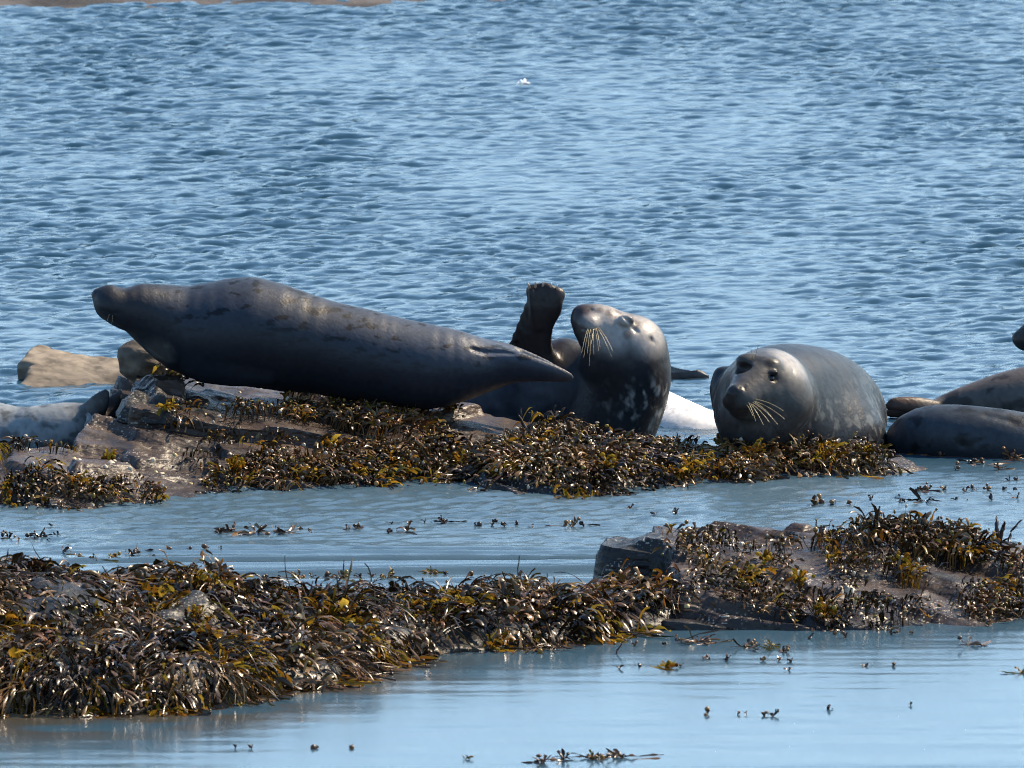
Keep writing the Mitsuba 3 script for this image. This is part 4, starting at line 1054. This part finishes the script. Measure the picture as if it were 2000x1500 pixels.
for label, group, spots_ in (
        ('tiny brown weed crumb drifting on the pale pool in front of the reef', 'weed crumbs on the front pool', [(1380, 1396), (1440, 1397), (1458, 1396), (1493, 1399), (1250, 1303), (1330, 1303), (1540, 1310), (1690, 1303), (1745, 1303), (1210, 1308), (460, 1463), (490, 1463), (617, 1463), (690, 1462), (700, 1315),
          (735, 1322), (760, 1318), (840, 1322), (650, 1318), (615, 1325), (1385, 1288), (1420, 1290), (1490, 1292), (1520, 1292), (1545, 1293), (1580, 1248), (1630, 1240), (1740, 1240), (1780, 1239), (1300, 1262), (1240, 1262), (1778, 1379), (1650, 1246)]),
        ('tiny weed crumb drifting in the channel behind the reef', 'weed crumbs in the channel', [(585, 1035), (680, 1036), (765, 1024), (930, 1029), (960, 1027), (985, 1028), (1010, 1025), (1040, 1029), (1100, 1028), (1140, 1028), (1230, 996), (400, 1075), (430, 1076), (370, 1075), (330, 1076), (150, 1092), (250, 1095),
          (520, 1132), (545, 1133), (610, 1129), (635, 1128), (700, 1129), (725, 1128), (870, 1124), (1630, 985), (1660, 986), (1700, 975), (1865, 977), (1890, 978), (1885, 960), (1905, 958), (1930, 958), (1960, 958), (1985, 958), (1970, 940), (1985, 939), (1865, 918), (1790, 920), (1870, 908), (570, 1036), (610, 1042), (100, 1030), (35, 1058)])):
    for px, py in spots_:
        k = floaty(px, py, rng.uniform(0.018, 0.034), px + py * 5, label, group, pal=BROWN if rng.random() < .7 else DARK, n=int(rng.integers(2, 6)), up=rng.uniform(.05, .6), W=(0.006, 0.012), spread=1.5)
        CRUMBS.append((k, px, py, group))

CRUMBS = sorted(CRUMBS, key=lambda c: c[1])
def zone(px, py):
    if py > 1420: return 'at the bottom left of the pale pool'
    if py > 1340: return 'in a row on the middle of the pale pool'
    if py > 1200: return 'just below the foreground reef' if px < 1000 else 'under the right-hand rock left half' if px < 1590 else 'under the right-hand rock right half'
    if py > 1060: return 'in the pool behind the left reef crest' if px < 480 else 'in the thin raft behind the reef crest'
    if px < 640: return 'in the left part of the channel'
    if px < 1600: return 'in the middle of the channel'
    return 'right of the outcrop tip' if py < 950 else 'in the right channel behind the weed mound'
count = {}
for k, px, py, group in CRUMBS:
    z = zone(px, py)
    i = count[z] = count.get(z, -1) + 1
    labels[k]['label'] = f'weed crumb {z}, {ordinal(i)}'
def shelf(px, py, group):
    if 'outcrop' in group:
        return 'on the top ledge of the outcrop' if py < 790 else 'on the lower left steps of the outcrop' if px < 500 and py > 865 else 'on the middle steps of the outcrop' if py < 870 else 'low on the weedy outcrop front'
    if 'left' in group:
        return 'on the upper part of the low left rock' if py < 925 else 'on the front of the low left rock'
    return 'on the upper slope of the right-hand rock' if py < 1130 else 'low on the front of the right-hand rock'
count = {}
for k, px, py, group, tone in sorted(PLACED, key=lambda c: c[1]):
    if 'large' in labels[k]['label'] or 'tall' in labels[k]['label']:
        continue
    z = (tone, shelf(px, py, group))
    i = count[z] = count.get(z, -1) + 1
    labels[k]['label'] = f'{tone} limpet shell {z[1]}, {ordinal(i)}'

# a white fleck of foam far out
p = G(1022, 164)
r0 = np.random.default_rng(5)
put('foam_fleck', [beads(p + r0.standard_normal((9, 3)) * [0.016, 0.02, 0.008] + [0, 0, 0.014], r0.uniform(0.006, 0.014, 9), np.full((9, 3), 0.8), r0)], 'shell_lime')
tag('foam_fleck', 'tiny white fleck of foam alone on the open sea', 'foam')

# ------------------------------------------------------------------ far shore
sx, sy = np.linspace(-60, 60, 700), np.r_[np.linspace(74, 84, 160), 84 + np.linspace(0, 1, 40)[1:] ** 2 * 60]
X2, Y2_ = np.meshgrid(sx, sy, indexing='ij')
edge = np.interp(X2, [-60, -12, G(0, 13)[0], G(350, 7)[0], G(520, 4)[0], G(720, 0)[0], G(1000, -10)[0], 60], [74.5, 76.5, G(0, 13)[1], G(350, 7)[1], G(520, 4)[1], G(720, 0)[1], G(1000, -10)[1], 98])
q3 = np.stack([X2, Y2_ * 0.5, X2 * 0], -1)
t = Y2_ - edge
Z2 = np.clip(t, -3, 40) * 0.05 + 0.16 * (meshkit.fbm(q3 * 2.2, 4, 71) - 0.42) * sstep(-1.2, 0.4, t) + 0.05 * (meshkit.noise(q3 * 9, 73) - .3) * sstep(-.3, .4, t)
a = meshkit.fbm(q3 * [2.5, 5, 1], 4, 75).ravel()
cs = lerp([0.016, 0.014, 0.013], [0.062, 0.054, 0.049], sstep(0.35, 0.62, a))
i, j = np.meshgrid(np.arange(len(sx) - 1), np.arange(len(sy) - 1), indexing='ij'); nj = len(sy)
q = np.stack([i * nj + j, (i + 1) * nj + j, (i + 1) * nj + j + 1, i * nj + j + 1], -1).reshape(-1, 4)
scene['far_shore'] = mikit.ply((np.stack([X2, Y2_, Z2], -1).reshape(-1, 3), q), 'dry_rock', smooth=True, color=cs)
tag('far_shore', 'brown stony shore along the top left edge', kind='structure')
